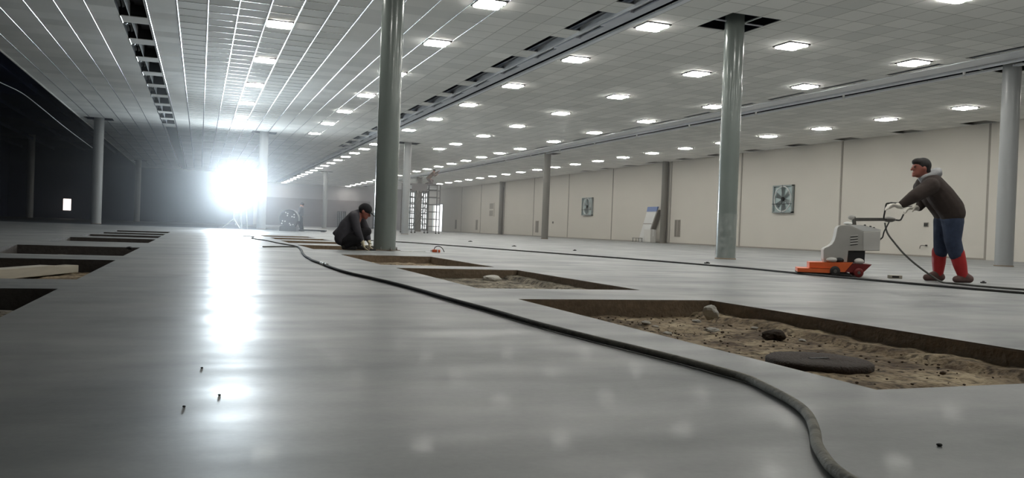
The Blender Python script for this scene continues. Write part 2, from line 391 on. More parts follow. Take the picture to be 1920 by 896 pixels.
# pit linings: cut edge, ledge and loose soil, one set for each pit
def pit(h, depth, seed, soil=M_soil, ledge=0, hump=.02, mound=0, edge=None):
    x0, x1, y0, y1 = h
    bm = bmesh.new(); q = ((x0, y0), (x1, y0), (x1, y1), (x0, y1)); zc = (0, -.012, -depth-.06)
    for i in range(4):
        p, r_ = q[i], q[(i+1) % 4]; n = 26
        pr = None
        for j in range(n+1):
            t = j/n; x = p[0]+(r_[0]-p[0])*t; y = p[1]+(r_[1]-p[1])*t
            nx, ny = (-(r_[1]-p[1]), r_[0]-p[0]); l = math.hypot(nx, ny); nx /= l; ny /= l
            c = []
            for kz, z in enumerate((0, -.01, -.05, -.1, -depth-.06)):
                o = -.004 if kz == 0 else .006*noise.noise((x*9+seed, y*9, z*20))
                if j in (0, n): o = 0
                c.append(bm.verts.new((x-nx*o*-1, y-ny*o*-1, z)))
            if pr:
                for a in range(4): bm.faces.new((pr[a], pr[a+1], c[a+1], c[a]))
            pr = c
    struct('floor_cut_edge', bm, edge or M_cutedge)
    bm = bmesh.new(); nx_, ny_ = int((x1-x0)/.035), int((y1-y0)/.035); g = []
    for j in range(ny_+1):
        row = []
        for i in range(nx_+1):
            x = x0-.01+(x1-x0+.02)*i/nx_; y = y0-.01+(y1-y0+.02)*j/ny_
            z = -depth+hump*noise.noise((x*1.7+seed, y*1.7, 3))+.014*noise.noise((x*7, y*7+seed, 1))+.006*noise.noise((x*22, y*22, seed))
            if ledge and x > x1-.16: z += ledge*min(1, (x-(x1-.16))/.03)
            if mound: z += mound[3]*math.exp(-((x-mound[0])/mound[2])**2-((y-mound[1])/mound[2])**2)
            row.append(bm.verts.new((x, y, min(z, -.015))))
        g.append(row)
    for j in range(ny_):
        for i in range(nx_): bm.faces.new((g[j][i], g[j][i+1], g[j+1][i+1], g[j+1][i]))
    o = obj('pit_soil', bm, soil, smooth=True)
    return o
M_soil2 = mat('grey_soil', (120, 112, 98), .95, var=0); soil_nodes(M_soil2, (78, 70, 58), (168, 158, 138))
place_r = ['nearest large pit on the right', 'second pit on the right, short of the wide one', 'pit at the foot of the near column', 'pit behind the crouching worker', 'fifth pit back on the right', 'sixth pit back on the right', 'farthest pit on the right']
place_l = ['nearest pit at the left edge', 'left pit with the pale board in it', 'third pit back on the left', 'fourth pit back on the left', 'fifth pit back on the left', 'sixth pit back on the left', 'farthest pit on the left']
for i, h in enumerate(pits_r):
    s = pit(h, .115 if i == 0 else .1, 3+i*5, M_soil if i in (0, 2) else M_soil2, ledge=.035 if i < 2 else 0)
    tag(s, 'loose brown soil and sand in the '+place_r[i], 'soil', kind='stuff')
for i, h in enumerate(pits_l):
    s = pit(h, .13 if i < 3 else .12, 60+i*5, M_soil if i == 1 else M_soil2, edge=M_cutdark, mound=(-1.0, 4.5, .42, .1) if i == 0 else (-1.0, 6.9, .45, .07) if i == 1 else 0)
    tag(s, 'grey brown soil in the '+place_l[i], 'soil', kind='stuff')
# -- walls
win_far = (24.1, 26.85, .15, 4.75)
door_r = (95.4, 99.8, 0, 3.25)
bm = bmesh.new(); holed(bm, Y0, Y1, 0, 7, [door_r], lambda u, v, d: (X1+d, u, v), flip=True, depth=.25); struct('wall_right', bm, M_wall)
bm = bmesh.new(); holed(bm, 4.9, X1, 0, 7, [win_far], lambda u, v, d: (u, Y1+d, v), depth=.25); wf = struct('wall_far', bm, M_far2)
bm = bmesh.new(); box(bm, 4.9, 19.6, Y1-.12, Y1, 0, 3.3); struct('wall_far_partition', bm, M_far)
bm = bmesh.new(); box(bm, X0, 4.9, 85, 85.2, 0, 7); box(bm, 4.7, 4.9, 85.2, Y1, 0, 7); struct('wall_far_dark', bm, M_dark)
bm = bmesh.new(); box(bm, X0-.2, X0, Y0, Y1, 0, 7); struct('wall_left', bm, M_dark)
bm = bmesh.new(); box(bm, X0, X1, Y0-.2, Y0, 0, 7); struct('wall_back', bm, M_wall)
bm = bmesh.new()
for y in (14.9, 22.38, 29.86, 37.24, 44.3, 52.0, 59.4, 66.6, 74, 81.05, 87.74):
    box(bm, X1-.02, X1, y-.05, y+.05, 0, H)
struct('trim_4', bm, M_joint)
bm = bmesh.new(); box(bm, X1-.05, X1, Y0, 95.3, 0, .06); struct('baseboard_right', bm, M_joint)
# pilaster by the right column
bm = bmesh.new(); box(bm, X1-.06, X1-.001, 20.4, 22.3, 0, H); struct('trim_5', bm, M_wall)
# far window bars
bm = bmesh.new()
x0, x1, z0, z1 = win_far
for i in range(6): x = x0+(x1-x0)*i/5; box(bm, x-.09, x+.09, Y1-.02, Y1+.08, z0, z1)
for i in range(8): z = z0+(z1-z0)*i/7; box(bm, x0, x1, Y1-.02, Y1+.08, z-.07, z+.07)
wn = struct('window_1', bm, M_galv)
bm = bmesh.new()
box(bm, X1-.02, X1+.06, 95.3, 95.45, 0, 3.3); box(bm, X1-.02, X1+.06, 99.75, 99.9, 0, 3.3); box(bm, X1-.02, X1+.06, 95.3, 99.9, 3.2, 3.32); box(bm, X1-.02, X1+.06, 98.2, 98.3, 0, 3.2)
struct('door_1', bm, M_galv)
# -- trough 1 built-ins
bm = bmesh.new()
box(bm, 7.93, 8.6, 8, 100, H+.16, H+.18)
struct('trim_6', bm, M_tray)
for nm, a, b, z0, z1, m in (('ceiling_rail', 7.955, 7.985, H-.05, H+.12, M_rail), ('ceiling_tray', 7.99, 8.2, H+.05, H+.07, M_tray), ('ceiling_rail', 8.27, 8.5, H+.02, H+.05, M_tray), ('ceiling_rail', 8.585, 8.7, H-.035, H-.005, M_rail)):
    bm = bmesh.new(); box(bm, a, b, 8, 100, z0, z1)
    if nm == 'ceiling_tray':
        for k in range(26): box(bm, 8.16, 8.3, 10.1+2.6*k, 11.4+2.6*k, H+.01, H+.06)
    struct('trim_7', bm, m)
# -- trough 2: fire pipe with heads
bm = bmesh.new(); box(bm, 18.05, 18.85, 8, 100, H+.2, H+.22); struct('trim_8', bm, M_tray)
bm = bmesh.new(); box(bm, 17.5, 18.07, 8, 100, H-.03, H-.004); box(bm, 18.82, 18.95, 8, 100, H-.03, H-.004); struct('trim_9', bm, M_rail)
pipe = thing('sprinkler_pipe', 'long grey pipe with small white heads along the far ceiling trough', 'pipe', (18.4, 8, H+.03))
bm = bmesh.new(); tube(bm, [(0, 0, 0), (0, 90, 0)], .075, n=14); obj('pipe', bm, M_rail, pipe)
bm = bmesh.new(); tube(bm, [(.24, 0, .03), (.24, 90, .03)], .04, n=10); obj('pipe', bm, M_tray, pipe)
for k in range(16):
    y = 16.1-8+4.3*k; bm = bmesh.new(); lathe(bm, [(.035, -.1), (.035, -.16), (.02, -.17), (.016, -.2), (.05, -.205), (.05, -.215)], 10, (0, y, .03)); obj('sprinkler_head', bm, M_white, pipe)

# -- columns (round steel)
names = {'near': ('thick grey green column nearest the camera, beside the crouching worker', M_column), 'mid': ('grey green column rising through a dark square ceiling opening, left of the grinder', M_column),
 'right': ('grey column at the right edge behind the worker in red boots', M_column2), 'l45': ('pale column at the edge of the dark hall on the left', M_column2), 'c45': ('pale column just right of the glowing floodlight', M_column2),
 'm45': ('column half hidden behind the thick near column', M_column2), 'r45': ('slim grey column standing in the open before the right wall, left of the blue topped board', M_colbrown), 'l75': ('faint distant column in the dark, left of the floodlight', M_column2),
 'c75': ('distant column hidden in the glare behind the floodlight', M_column2), 'm75': ('distant pale column against the mauve partition', M_column2), 'r75': ('distant column rising behind the scaffold', M_colbrown), 'd75': ('dim column far left inside the dark hall', M_column2)}
for k, (x, y, r) in cols.items():
    lab, m = names[k]
    c = thing('round_column', lab, 'column', (x, y, 0))
    top = 6.9
    bm = bmesh.new(); lathe(bm, [(r, 0.006), (r, top)], 40); obj('shaft', bm, m, c)
    bm = bmesh.new(); box(bm, -r-.04, r+.04, -r-.04, r+.04, 0, .008) if k in ('near',) else lathe(bm, [(r+.015, 0), (r+.015, .02), (r+.002, .024)], 32); obj('base_plate', bm, M_cutedge, c)
    if k == 'near':
        for a in range(8):
            an = a*math.pi/4+.3; bm = bmesh.new(); lathe(bm, [(.014, 0), (.014, .03), (.008, .032), (.008, .055)], 8, ((r+.03)*math.cos(an), (r+.03)*math.sin(an), .005)); obj('anchor_bolt', bm, M_steel, c)
    # remaining grid cross in the opening
    if k == 'mid':
        bm = bmesh.new(); box(bm, -.49, .73, .0, .03, H-.005, H+.02); box(bm, .2, .23, -.6, .68, H-.005, H+.02); obj('grid_bar', bm, M_rail, c)
# clear film wrapped on two columns
def film_mat():
    m = bpy.data.materials.new('clear_film'); m.use_nodes = True; N = m.node_tree.nodes; L = m.node_tree.links
    out = N['Material Output']; b = N['Principled BSDF']; b.inputs['Base Color'].default_value = (.85, .88, .86, 1); b.inputs['Roughness'].default_value = .15
    tr = N.new('ShaderNodeBsdfTransparent'); mx = N.new('ShaderNodeMixShader'); nz = N.new('ShaderNodeTexNoise'); nz.inputs['Scale'].default_value = 9
    tc = N.new('ShaderNodeTexCoord'); L.new(tc.outputs['Object'], nz.inputs['Vector'])
    mr = N.new('ShaderNodeMapRange'); mr.inputs['From Min'].default_value = .45; mr.inputs['From Max'].default_value = .75; mr.inputs['To Min'].default_value = .05; mr.inputs['To Max'].default_value = .25
    L.new(nz.outputs['Fac'], mr.inputs['Value']); L.new(mr.outputs['Result'], mx.inputs['Fac']); L.new(tr.outputs[0], mx.inputs[1]); L.new(b.outputs[0], mx.inputs[2]); L.new(mx.outputs[0], out.inputs[0])
    return m
M_film = film_mat()
for k, z1 in (('mid', .95),):
    x, y, r = cols[k]; bm = bmesh.new(); n = 48; rings = []
    for j in range(14):
        z = .01+z1*j/13
        rings.append([bm.verts.new(((r+.012+.014*abs(noise.noise((math.cos(a)*2, math.sin(a)*2, z*6))))*math.cos(a), (r+.012+.014*abs(noise.noise((math.cos(a)*2, math.sin(a)*2, z*6))))*math.sin(a), z)) for a in [2*math.pi*i/n for i in range(n)]])
    for a, b in zip(rings, rings[1:]):
        for i in range(n): bm.faces.new((a[i], a[(i+1) % n], b[(i+1) % n], b[i]))
    o = obj('plastic_film', bm, M_film, smooth=True); o.location = (x, y, 0)
    tag(o, 'clear plastic film wrapped round the foot of the column left of the grinder', 'plastic film')
# rectangular-looking wall columns by the right wall
for lab, y in (('tall taupe wall column just right of the blue topped board', 44.65), ('distant taupe wall column along the right wall', 74.3)):
    c = thing('wall_column', lab, 'column', (26.76, y, 0)); bm = bmesh.new(); lathe(bm, [(.2, .006), (.2, H)], 28); obj('shaft', bm, M_colbrown, c)
    bm = bmesh.new(); lathe(bm, [(.225, 0), (.225, .02), (.205, .024)], 24); obj('base_plate', bm, M_cutedge, c)

# -- ceiling vents of the left strip
proto = None
ords = ['nearest', 'second nearest', 'third nearest', 'fourth nearest', 'fifth nearest', 'sixth nearest', 'seventh nearest', 'eighth nearest', 'ninth nearest', 'tenth nearest', 'eleventh nearest', 'twelfth nearest', 'thirteenth nearest', 'fourteenth nearest', 'fifteenth nearest', 'sixteenth nearest', 'seventeenth nearest', 'eighteenth nearest', 'nineteenth nearest', 'twentieth nearest', 'twenty-first nearest', 'twenty-second nearest', 'twenty-third nearest', 'twenty-fourth nearest', 'twenty-fifth nearest', 'twenty-sixth nearest', 'twenty-seventh nearest']
for k, h in enumerate(left_open):
    if proto is None:
        proto = t = thing('ceiling_vent', '', 'vent', (0, 0, 0), group='vents in the left ceiling strip')
        bm = bmesh.new(); W, D = .295, .94
        box(bm, -W, -W+.01, -D, D, .036, .34); box(bm, W-.01, W, -D, D, .036, .34); box(bm, -W, W, -D, -D+.01, .036, .34); box(bm, -W, W, D-.01, D, .036, .34); box(bm, -W, W, -D, D, .34, .35)
        obj('recess_box', bm, M_black, t)
        bm = bmesh.new(); box(bm, -.09, -.075, -D+.01, D-.01, .0, .3); obj('divider', bm, M_rail, t)
        for s in (-.235, -.15):
            bm = bmesh.new(); pr = None
            for j in range(9):
                a = math.pi*j/8; y = -.25-.42*math.cos(a); z = .005+.07*math.sin(a)
                c = (bm.verts.new((s-.026, y, z)), bm.verts.new((s+.026, y, z+.02)))
                if pr: bm.faces.new((pr[0], pr[1], c[1], c[0]))
                pr = c
            bmesh.ops.solidify(bm, geom=list(bm.faces), thickness=.006); obj('vane', bm, M_runner, t, smooth=True)
        bm = bmesh.new(); box(bm, .02, .25, -D+.05, -.1, .2, .24); box(bm, .02, .25, .1, D-.05, .26, .3); obj('baffle', bm, M_black, t)
    else: t = dup(proto)
    t.location = ((h[0]+h[1])/2, (h[2]+h[3])/2, H); t['label'] = f'dark open ceiling vent with curved bright vanes, {ords[k]} in the left strip'

# -- ceiling lamps
lamp_m = mat('lamp_tube_glow', (240, 240, 238), .4, emit=(1, .99, .93), es=LAMP_E)
def lamp_proto():
    t = thing('ceiling_lamp', '', 'ceiling lamp', (0, 0, H))
    W, D = TX/2-.015, TY/2-.02
    bm = bmesh.new()
    box(bm, -W, -W+.035, -D, D, -.024, -.001); box(bm, W-.035, W, -D, D, -.024, -.001); box(bm, -W, W, -D, -D+.035, -.024, -.001); box(bm, -W, W, D-.035, D, -.024, -.001); box(bm, -W, W, -D, D, -.004, -.001)
    obj('frame', bm, M_frame, t)
    for j in (-1, 0, 1):
        bm = bmesh.new(); L_, w_ = W-.03-.012*(j == 0)+.01, .103; pts = []
        for (sx, sy_) in ((1, 1), (-1, 1), (-1, -1), (1, -1)):
            for a in range(4):
                an = {(1, 1): 0, (-1, 1): 90, (-1, -1): 180, (1, -1): 270}[(sx, sy_)]+a*30
                pts.append((sx*(L_-.09)+.09*math.cos(math.radians(an)), sy_*(w_-.09)+.09*math.sin(math.radians(an))))
        a_ = [bm.verts.new((x, y+j*.192, -.006)) for x, y in pts]; b_ = [bm.verts.new((x, y+j*.192, -.045)) for x, y in pts]
        bm.faces.new(b_[::-1])
        for i in range(len(pts)): bm.faces.new((a_[i], a_[(i+1) % len(pts)], b_[(i+1) % len(pts)], b_[i]))
        bmesh.ops.recalc_face_normals(bm, faces=bm.faces)
        obj('lamp_tube', bm, lamp_m, t)
    return t
def inframe(x, y, z):
    d = Vector((x, y, z-CH)); f = d.dot(FW)
    if f <= .1: return False
    px = 960+F_PX*d.dot(RT)/f; py = 448-F_PX*d.dot(UP)/f
    return -20 < px < 1940 and -12 < py < 910
near_y = [16.0+.0, 19.98, 24.63, 29.28, 33.95, 38.57, 43.25]; far_y = [43.25+3.366*k for k in range(1, 18)]
rows = {
 'f': (1.595, near_y[1:], 'short row nearest the left vents'), 'e': (5.35, near_y, 'short row left of the near column'),
 'a': (9.12, near_y+far_y, 'long row hugging the near trough'), 'b': (12.84, near_y+[46.6], 'row midway between the two troughs'),
 'c': (16.58, near_y+far_y, 'long row just left of the far trough'), 'd': (23.3, [20.3+3.345*k for k in range(20)], 'row nearest the right wall')}
lp = lamp_proto(); first = True
for rk, (x, ys, txt) in rows.items():
    n = 0
    for q, y in enumerate((11.4, 6.75, 2.1) if rk in 'abce' else (15.4, 10.75) if rk == 'f' else (16.95, 10.3, 3.6) if rk == 'd' else ()):   # unseen lamps added along the rows to brighten the near floor and workers
        t = lp if first else dup(lp); first = False
        t.location = (x, y, H); t['group'] = 'added ceiling lamps above the view'
        t['label'] = f'added unseen ceiling lamp, {("first", "second", "third")[q]} before the {txt}'
    for y in ys:
        t = lp if first else dup(lp); first = False
        t.location = (x, y, H)
        t['label'] = f'glowing square ceiling lamp, {ords[n]} in the {txt}'; n += 1; t['group'] = 'ceiling lamps, '+txt
# recess dark openings get small boxes only through the plenum; nothing more

# ================================================================== FLOODLIGHT
fl = thing('floodlight', 'floodlight on a thin stand at the far left, white oval sized to its glare', 'floodlight', (1.62, 44.0, 0))
flood_m = mat('floodlight_glare', (240, 245, 250), .5, emit=(.82, .93, 1), es=FLOOD_E)
a, c_ = 1.1, .85  # oval built as wide as the glare, larger than the lamp itself
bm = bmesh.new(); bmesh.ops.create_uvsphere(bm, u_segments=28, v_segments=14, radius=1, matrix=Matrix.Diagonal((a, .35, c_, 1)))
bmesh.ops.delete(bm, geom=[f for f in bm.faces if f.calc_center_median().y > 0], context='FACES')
g = obj('glare_front', bm, flood_m, fl, smooth=True); g.location = (0, 0, 2.05)
bm = bmesh.new(); bmesh.ops.create_uvsphere(bm, u_segments=28, v_segments=14, radius=1, matrix=Matrix.Diagonal((a+.04, .42, c_+.04, 1)))
bmesh.ops.delete(bm, geom=[f for f in bm.faces if f.calc_center_median().y < 0], context='FACES')
bmesh.ops.solidify(bm, geom=list(bm.faces), thickness=.02)
g = obj('glare_back_shell', bm, M_dark, fl, smooth=True); g.location = (0, .0, 2.05)
sl = bpy.data.lights.new('flood_beam', 'SPOT'); sl.energy = BEAM_W; sl.color = (.8, .92, 1); sl.spot_size = math.radians(46); sl.spot_blend = 1; sl.shadow_soft_size = .5
so = bpy.data.objects.new('beam', sl); col.objects.link(so); so.parent = fl; so.location = (0, -.95, 2.05); so.rotation_euler = (math.radians(90), 0, math.radians(180))
bm = bmesh.new(); tube(bm, [(0, .1, .35), (0, .1, 1.3)], .035); obj('mast', bm, M_column2, fl)
for s, nm in ((.25, 'leg'), (.52, 'leg')):
    bm = bmesh.new(); tube(bm, [(s+.12, 0, 0), (s, 0, 1.5)], .04); obj(nm, bm, M_chrome, fl)
for an in (60, 180, 300):
    bm = bmesh.new(); tube(bm, [(0, .1, .5), (.55*math.cos(math.radians(an)), .1+.55*math.sin(math.radians(an)), .02)], .022); obj('leg', bm, M_column2, fl)

# fine grinding dust that hangs in the far half of the hall
hz = bpy.data.materials.new('grinding_dust_haze'); hz.use_nodes = True; nt = hz.node_tree; nt.nodes.remove(nt.nodes['Principled BSDF'])
vsn = nt.nodes.new('ShaderNodeVolumeScatter'); vsn.inputs['Density'].default_value = HAZE_D; vsn.inputs['Anisotropy'].default_value = HAZE_G; vsn.inputs['Color'].default_value = (.93, .96, 1, 1)
nt.links.new(vsn.outputs[0], nt.nodes['Material Output'].inputs['Volume'])
bm = bmesh.new(); box(bm, X0+.05, X1-.25, 26, 84.9, .004, H-.06)
if HAZE_D > 0: tag(obj('dust_haze', bm, hz), 'thin white grinding dust hanging in the far half of the hall', 'haze', kind='stuff')
else: bm.free()

# ================================================================== PEOPLE
def localiser(bx, by, s):
    def L_(px, py, yo=0):
        dx, dy = px-bx, py-by
        return Vector(((dx+ROLL*dy)/s, yo, (-dy+ROLL*dx)/s))
    return L_
def hand(name, wrist, direction, palm_dir, m, parent, size=1.0, curl=.6, side=1):
    """five fingers and a thumb on a palm, closed by the given curl"""
    bm = bmesh.new(); d = Vector(direction).normalized(); n = Vector(palm_dir).normalized(); n = (n-d*n.dot(d)).normalized(); s = d.cross(n)*side
    w_ = Vector(wrist); r_ = size
    rcone(bm, w_-d*.02*r_, .03*r_, w_+d*.02*r_, .03*r_)
    for k in (-1.5, -.5, .5, 1.5): rcone(bm, w_+s*k*.012*r_, .017*r_, w_+d*.085*r_+s*k*.02*r_, .014*r_)
    for k, ln in ((-1.5, .85), (-.5, 1), (.5, .95), (1.5, .75)):
        p = w_+d*.085*r_+s*k*.021*r_; v = d.copy(); rr = .0105*r_
        for seg in (.038, .027, .022):
            a_ = curl; v = (v*math.cos(a_)+n*math.sin(a_)).normalized(); q = p+v*seg*ln*r_; rcone(bm, p, rr, q, rr*.92); p = q; rr *= .92
    p = w_+d*.025*r_-s*.028*r_; v = (d*.6-s*.7+n*.25).normalized(); q = p+v*.04*r_; rcone(bm, p, .014*r_, q, .012*r_)
    v = (d*.7-s*.1+n*.8).normalized(); rcone(bm, q, .012*r_, q+v*.035*r_, .0095*r_)
    return blob(name, bm, m, parent, voxel=.006*size, smooth=2)

# ---- worker pushing the grinder
ML = localiser(1800, 530, 151.8)
man = thing('person', 'worker in dark brown jacket, jeans and red rubber boots leaning forward onto the grinder handle', 'person', (8.82, 7.64, 0), -YAW)
P = ML
bm = bmesh.new()   # body: head, neck, limbs and trunk as one surface
hc = P(1725, 315)
ell(bm, hc, (.098, .076, .108)); ell(bm, hc+Vector((-.035, 0, -.055)), (.06, .058, .068))
ell(bm, hc+Vector((-.085, 0, -.095)), (.025, .03, .022))           # chin
rcone(bm, hc+Vector((-.092, 0, .012)), .012, hc+Vector((-.118, 0, -.025)), .017)   # nose
ell(bm, hc+Vector((-.095, 0, -.066)), (.016, .028, .012))           # mouth
ell(bm, hc+Vector((-.085, 0, .03)), (.018, .055, .014))             # brow
for s in (-1, 1): ell(bm, hc+Vector((.01, s*.08, -.015)), (.02, .012, .034))
rcone(bm, hc+Vector((.02, 0, -.05)), .058, P(1741, 338), .065)
rcone(bm, P(1745, 344), .1, P(1772, 392), .1)
for s, sh, el, wr in ((-1, (1730, 350, -.17), (1694, 371, -.21), (1672, 386, -.2)), (1, (1736, 352, .17), (1745, 380, .25), (1736, 389, .22))):
    rcone(bm, P(*sh), .05, P(*el), .04); rcone(bm, P(*el), .04, P(*wr), .028)
for s, hp, kn, an in ((-1, (1780, 413, -.09), (1777, 452, -.1), (1795, 514, -.1)), (1, (1775, 412, .09), (1772, 450, .1), (1769, 514, .13))):
    rcone(bm, P(*hp), .08, P(*kn), .055); rcone(bm, P(*kn), .055, P(*an), .035)
blob('body', bm, M_skin2, man, .011)
for s in (-1, 1):
    bm = bmesh.new(); ell(bm, hc+Vector((-.093, s*.032, .008)), (.009, .013, .008)); obj('eye', bm, M_black, man, smooth=True)
bm = bmesh.new(); ell(bm, hc+Vector((.022, 0, .03)), (.102, .086, .1)); ell(bm, hc+Vector((-.03, 0, .07)), (.085, .07, .052)); ell(bm, hc+Vector((.06, 0, -.03)), (.055, .07, .06)); ell(bm, hc+Vector((-.08, 0, .075)), (.035, .045, .028))
blob('hair', bm, M_hair, man, .011, 2)
bm = bmesh.new(); hd = P(1742, 326)
for k in range(16):
    a0 = 2*math.pi*k/16; a1 = 2*math.pi*(k+1)/16
    f = lambda a: hd+Vector((.095*math.cos(a)*.95, .1*math.sin(a), -.01+.05*math.cos(a)))
    rcone(bm, f(a0), .043, f(a1), .043)
ell(bm, P(1752, 326), (.075, .1, .06)); rcone(bm, P(1724, 333), .03, P(1731, 343), .04)
blob('hood', bm, M_hood, man, .012, 3)
bm = bmesh.new()
for s in (-1, 1):
    y = s*.075
    rcone(bm, P(1741, 347, y), .135, P(1757, 368, y), .155); rcone(bm, P(1757, 368, y), .155, P(1775, 391, y), .155); rcone(bm, P(1742, 348, s*.13), .1, P(1758, 368, s*.1), .12)
    rcone(bm, P(1775, 391, y), .15, P(1778, 399, y), .15)
rcone(bm, P(1731, 350, -.17), .1, P(1696, 370, -.22), .08); rcone(bm, P(1696, 370, -.22), .08, P(1676, 384, -.2), .052)
rcone(bm, P(1737, 350, .17), .09, P(1747, 378, .25), .07); rcone(bm, P(1747, 378, .25), .07, P(1739, 388, .23), .05)
blob('jacket', bm, M_jacket, man, .014, 3)
bm = bmesh.new()
for s in (-1, 1): rcone(bm, P(1779, 402, s*.06), .135, P(1779, 414, s*.07), .13)
rcone(bm, P(1778, 416, -.09), .125, P(1777, 450, -.1), .098); rcone(bm, P(1777, 450, -.1), .098, P(1784, 476, -.1), .09)
rcone(bm, P(1775, 414, .09), .12, P(1772, 449, .1), .095); rcone(bm, P(1772, 449, .1), .095, P(1771, 473, .11), .082)
blob('jeans', bm, M_jeans, man, .013, 3)
for yo, top, an, heel, toe in ((-.1, (1785, 474), (1796, 515), (1808, 524), (1784, 526)), (.14, (1771, 472), (1769, 514), (1774, 524), (1747, 526))):
    bm = bmesh.new(); rcone(bm, P(*top, yo), .088, P((top[0]+an[0])/2, (top[1]+an[1])/2, yo), .08); rcone(bm, P((top[0]+an[0])/2, (top[1]+an[1])/2, yo), .08, P(*an, yo), .06)
    b_ = blob('boot', bm, M_boot, man, .01, 2)
    bm = bmesh.new(); A_ = P(*an, yo); h_ = P(*heel, yo); t_ = P(*toe, yo); h_.z = .055; t_.z = .045; t2 = t_+Vector((.06, 0, .02))
    rcone(bm, A_, .058, h_, .05); rcone(bm, h_, .05, t_, .044); rcone(bm, A_, .056, t2, .05)
    for v in bm.verts:
        if v.co.z < .004: v.co.z = .004
    blob('boot_foot', bm, M_bootlow, b_, .01, 1)
hand('glove', P(1671, 387, -.2), (-.8, 0, .1), (-.2, 0, -1), M_glove, man, 1.15, .65)
hand('glove', P(1733, 389, .22), (-.85, 0, -.05), (-.2, 0, -1), M_glove, man, 1.15, .55, -1)

# ---- grinder
GL = localiser(1560, 516, 140.4)
gr = thing('floor_grinder', 'grey and orange walk-behind floor grinder with curved handle bars', 'grinder', (7.95, 8.85, 0), -.64); gr.scale = (.95, 1, 1)
def Z(cx_, cy_): v = GL(1470+cx_/4.976, 360+cy_/4.976); return (v.x, v.z)
bw = .2
bm = bmesh.new(); pts = [Z(*p) for p in [(335, 622), (335, 535), (350, 518), (385, 503), (415, 482), (435, 450), (447, 410), (453, 375), (460, 340), (472, 320), (492, 311), (560, 309), (645, 345), (700, 370), (700, 545), (560, 545), (550, 650), (345, 650)]]
prism(bm, pts, -bw, bw); hs = obj('housing', bm, M_mach, gr); md = hs.modifiers.new('b', 'BEVEL'); md.width = .008; md.segments = 2
for k in range(4):
    x0, z0 = Z(578, 412+k*24); x1, z1 = Z(645, 405+k*24); bm = bmesh.new(); prism(bm, [(x0, z0-.004), (x1, z1-.004), (x1, z1+.008), (x0, z0+.008)], -bw-.008, -bw+.004); obj('louvre', bm, M_mach2, hs)
    bm = bmesh.new(); prism(bm, [(x0, z0-.018), (x1, z1-.018), (x1, z1-.006), (x0, z0-.006)], -bw-.003, -bw+.004); obj('louvre', bm, M_slot, hs)
bm = bmesh.new(); prism(bm, [Z(692, 372), Z(846, 366), Z(838, 545), Z(692, 545)], -bw-.01, bw+.01); bx_ = obj('control_box', bm, M_mach2, gr); md = bx_.modifiers.new('b', 'BEVEL'); md.width = .006
bm = bmesh.new(); prism(bm, [Z(560, 306), Z(690, 312), Z(848, 352), Z(846, 366), Z(700, 368), Z(640, 342)], -bw+.005, bw-.005); tp = obj('control_panel', bm, M_white, gr)
for c in ((715, 318), (765, 330), (795, 342)):
    x, z = Z(*c); bm = bmesh.new(); lathe(bm, [(.016, -.012), (.014, .014)], 12, (x, -.1, z+.004)); obj('knob', bm, M_black, tp)
bm = bmesh.new(); prism(bm, [Z(560, 545), Z(712, 545), Z(706, 655), Z(552, 655)], -bw+.02, bw-.02); obj('motor_bay', bm, M_black, gr)
for c, r_ in (((412, 628), (.075, .06, .035)), ((655, 640), (.065, .06, .04))):
    x, z = Z(*c); bm = bmesh.new(); ell(bm, (x, -bw-.01, z), r_); obj('motor_cap', bm, M_mach2, gr, smooth=True)
x, z = Z(480, 632); bm = bmesh.new(); ell(bm, (x, -bw, z), (.06, .05, .035)); obj('motor_cap', bm, M_black, gr, smooth=True)
bm = bmesh.new(); prism(bm, [Z(205, 650), Z(600, 650), Z(525, 738), Z(480, 738), Z(470, 708), Z(205, 702)], -bw-.05, bw+.05); obj('upper_deck', bm, M_orange, gr)
bm = bmesh.new(); prism(bm, [Z(95, 703), Z(390, 712), Z(470, 716), Z(470, 745), Z(385, 747), Z(95, 738)], -bw-.09, bw+.09); obj('front_deck', bm, M_orange, gr)
bm = bmesh.new(); prism(bm, [Z(92, 738), Z(575, 752), Z(585, 775), Z(92, 748)], -bw-.06, bw+.06); obj('skirt', bm, M_rubber, gr)
bm = bmesh.new(); prism(bm, [Z(595, 662), Z(766, 668), Z(690, 742), Z(522, 740)], -bw-.045, bw+.045); obj('rear_deck', bm, M_red, gr)
for c, r_, m in (((435, 727), .066, M_rubber), ((645, 737), .06, M_red)):
    for s in (-1, 1):
        x, z = Z(*c); z = r_+.0; bm = bmesh.new()
        lathe(bm, [(r_*.35, -.03), (r_*.9, -.03), (r_, -.02), (r_, .02), (r_*.9, .03), (r_*.35, .03)], 26)
        bmesh.ops.rotate(bm, verts=bm.verts, cent=(0, 0, 0), matrix=Matrix.Rotation(math.pi/2, 3, 'X')); wh = obj('wheel', bm, m, gr); wh.location = (x, s*(bw+.1 if s < 0 else bw+.06), z)
        bm = bmesh.new(); lathe(bm, [(r_*.34, -.034), (r_*.2, -.04), (r_*.2, .04), (r_*.34, .034)], 16); bmesh.ops.rotate(bm, verts=bm.verts, cent=(0, 0, 0), matrix=Matrix.Rotation(math.pi/2, 3, 'X')); obj('hub', bm, M_steel, wh)
def ZT(lst, y=0): return [Vector((Z(a, b)[0], y if len(t_) < 3 else t_[2], Z(a, b)[1])) for t_ in lst for a, b in [t_[:2]]]
bm = bmesh.new(); tube(bm, ZT([(630, 315), (622, 232)]), .028); obj('post', bm, M_steel, gr)
bm = bmesh.new(); x, z = Z(605, 238); ell(bm, (x, 0, z), (.05, .04, .035)); obj('knob', bm, M_mach, gr, smooth=True)
bm = bmesh.new(); x, z = Z(572, 292); ell(bm, (x, 0, z), (.06, .08, .022)); obj('pivot_cover', bm, M_white, gr, smooth=True)
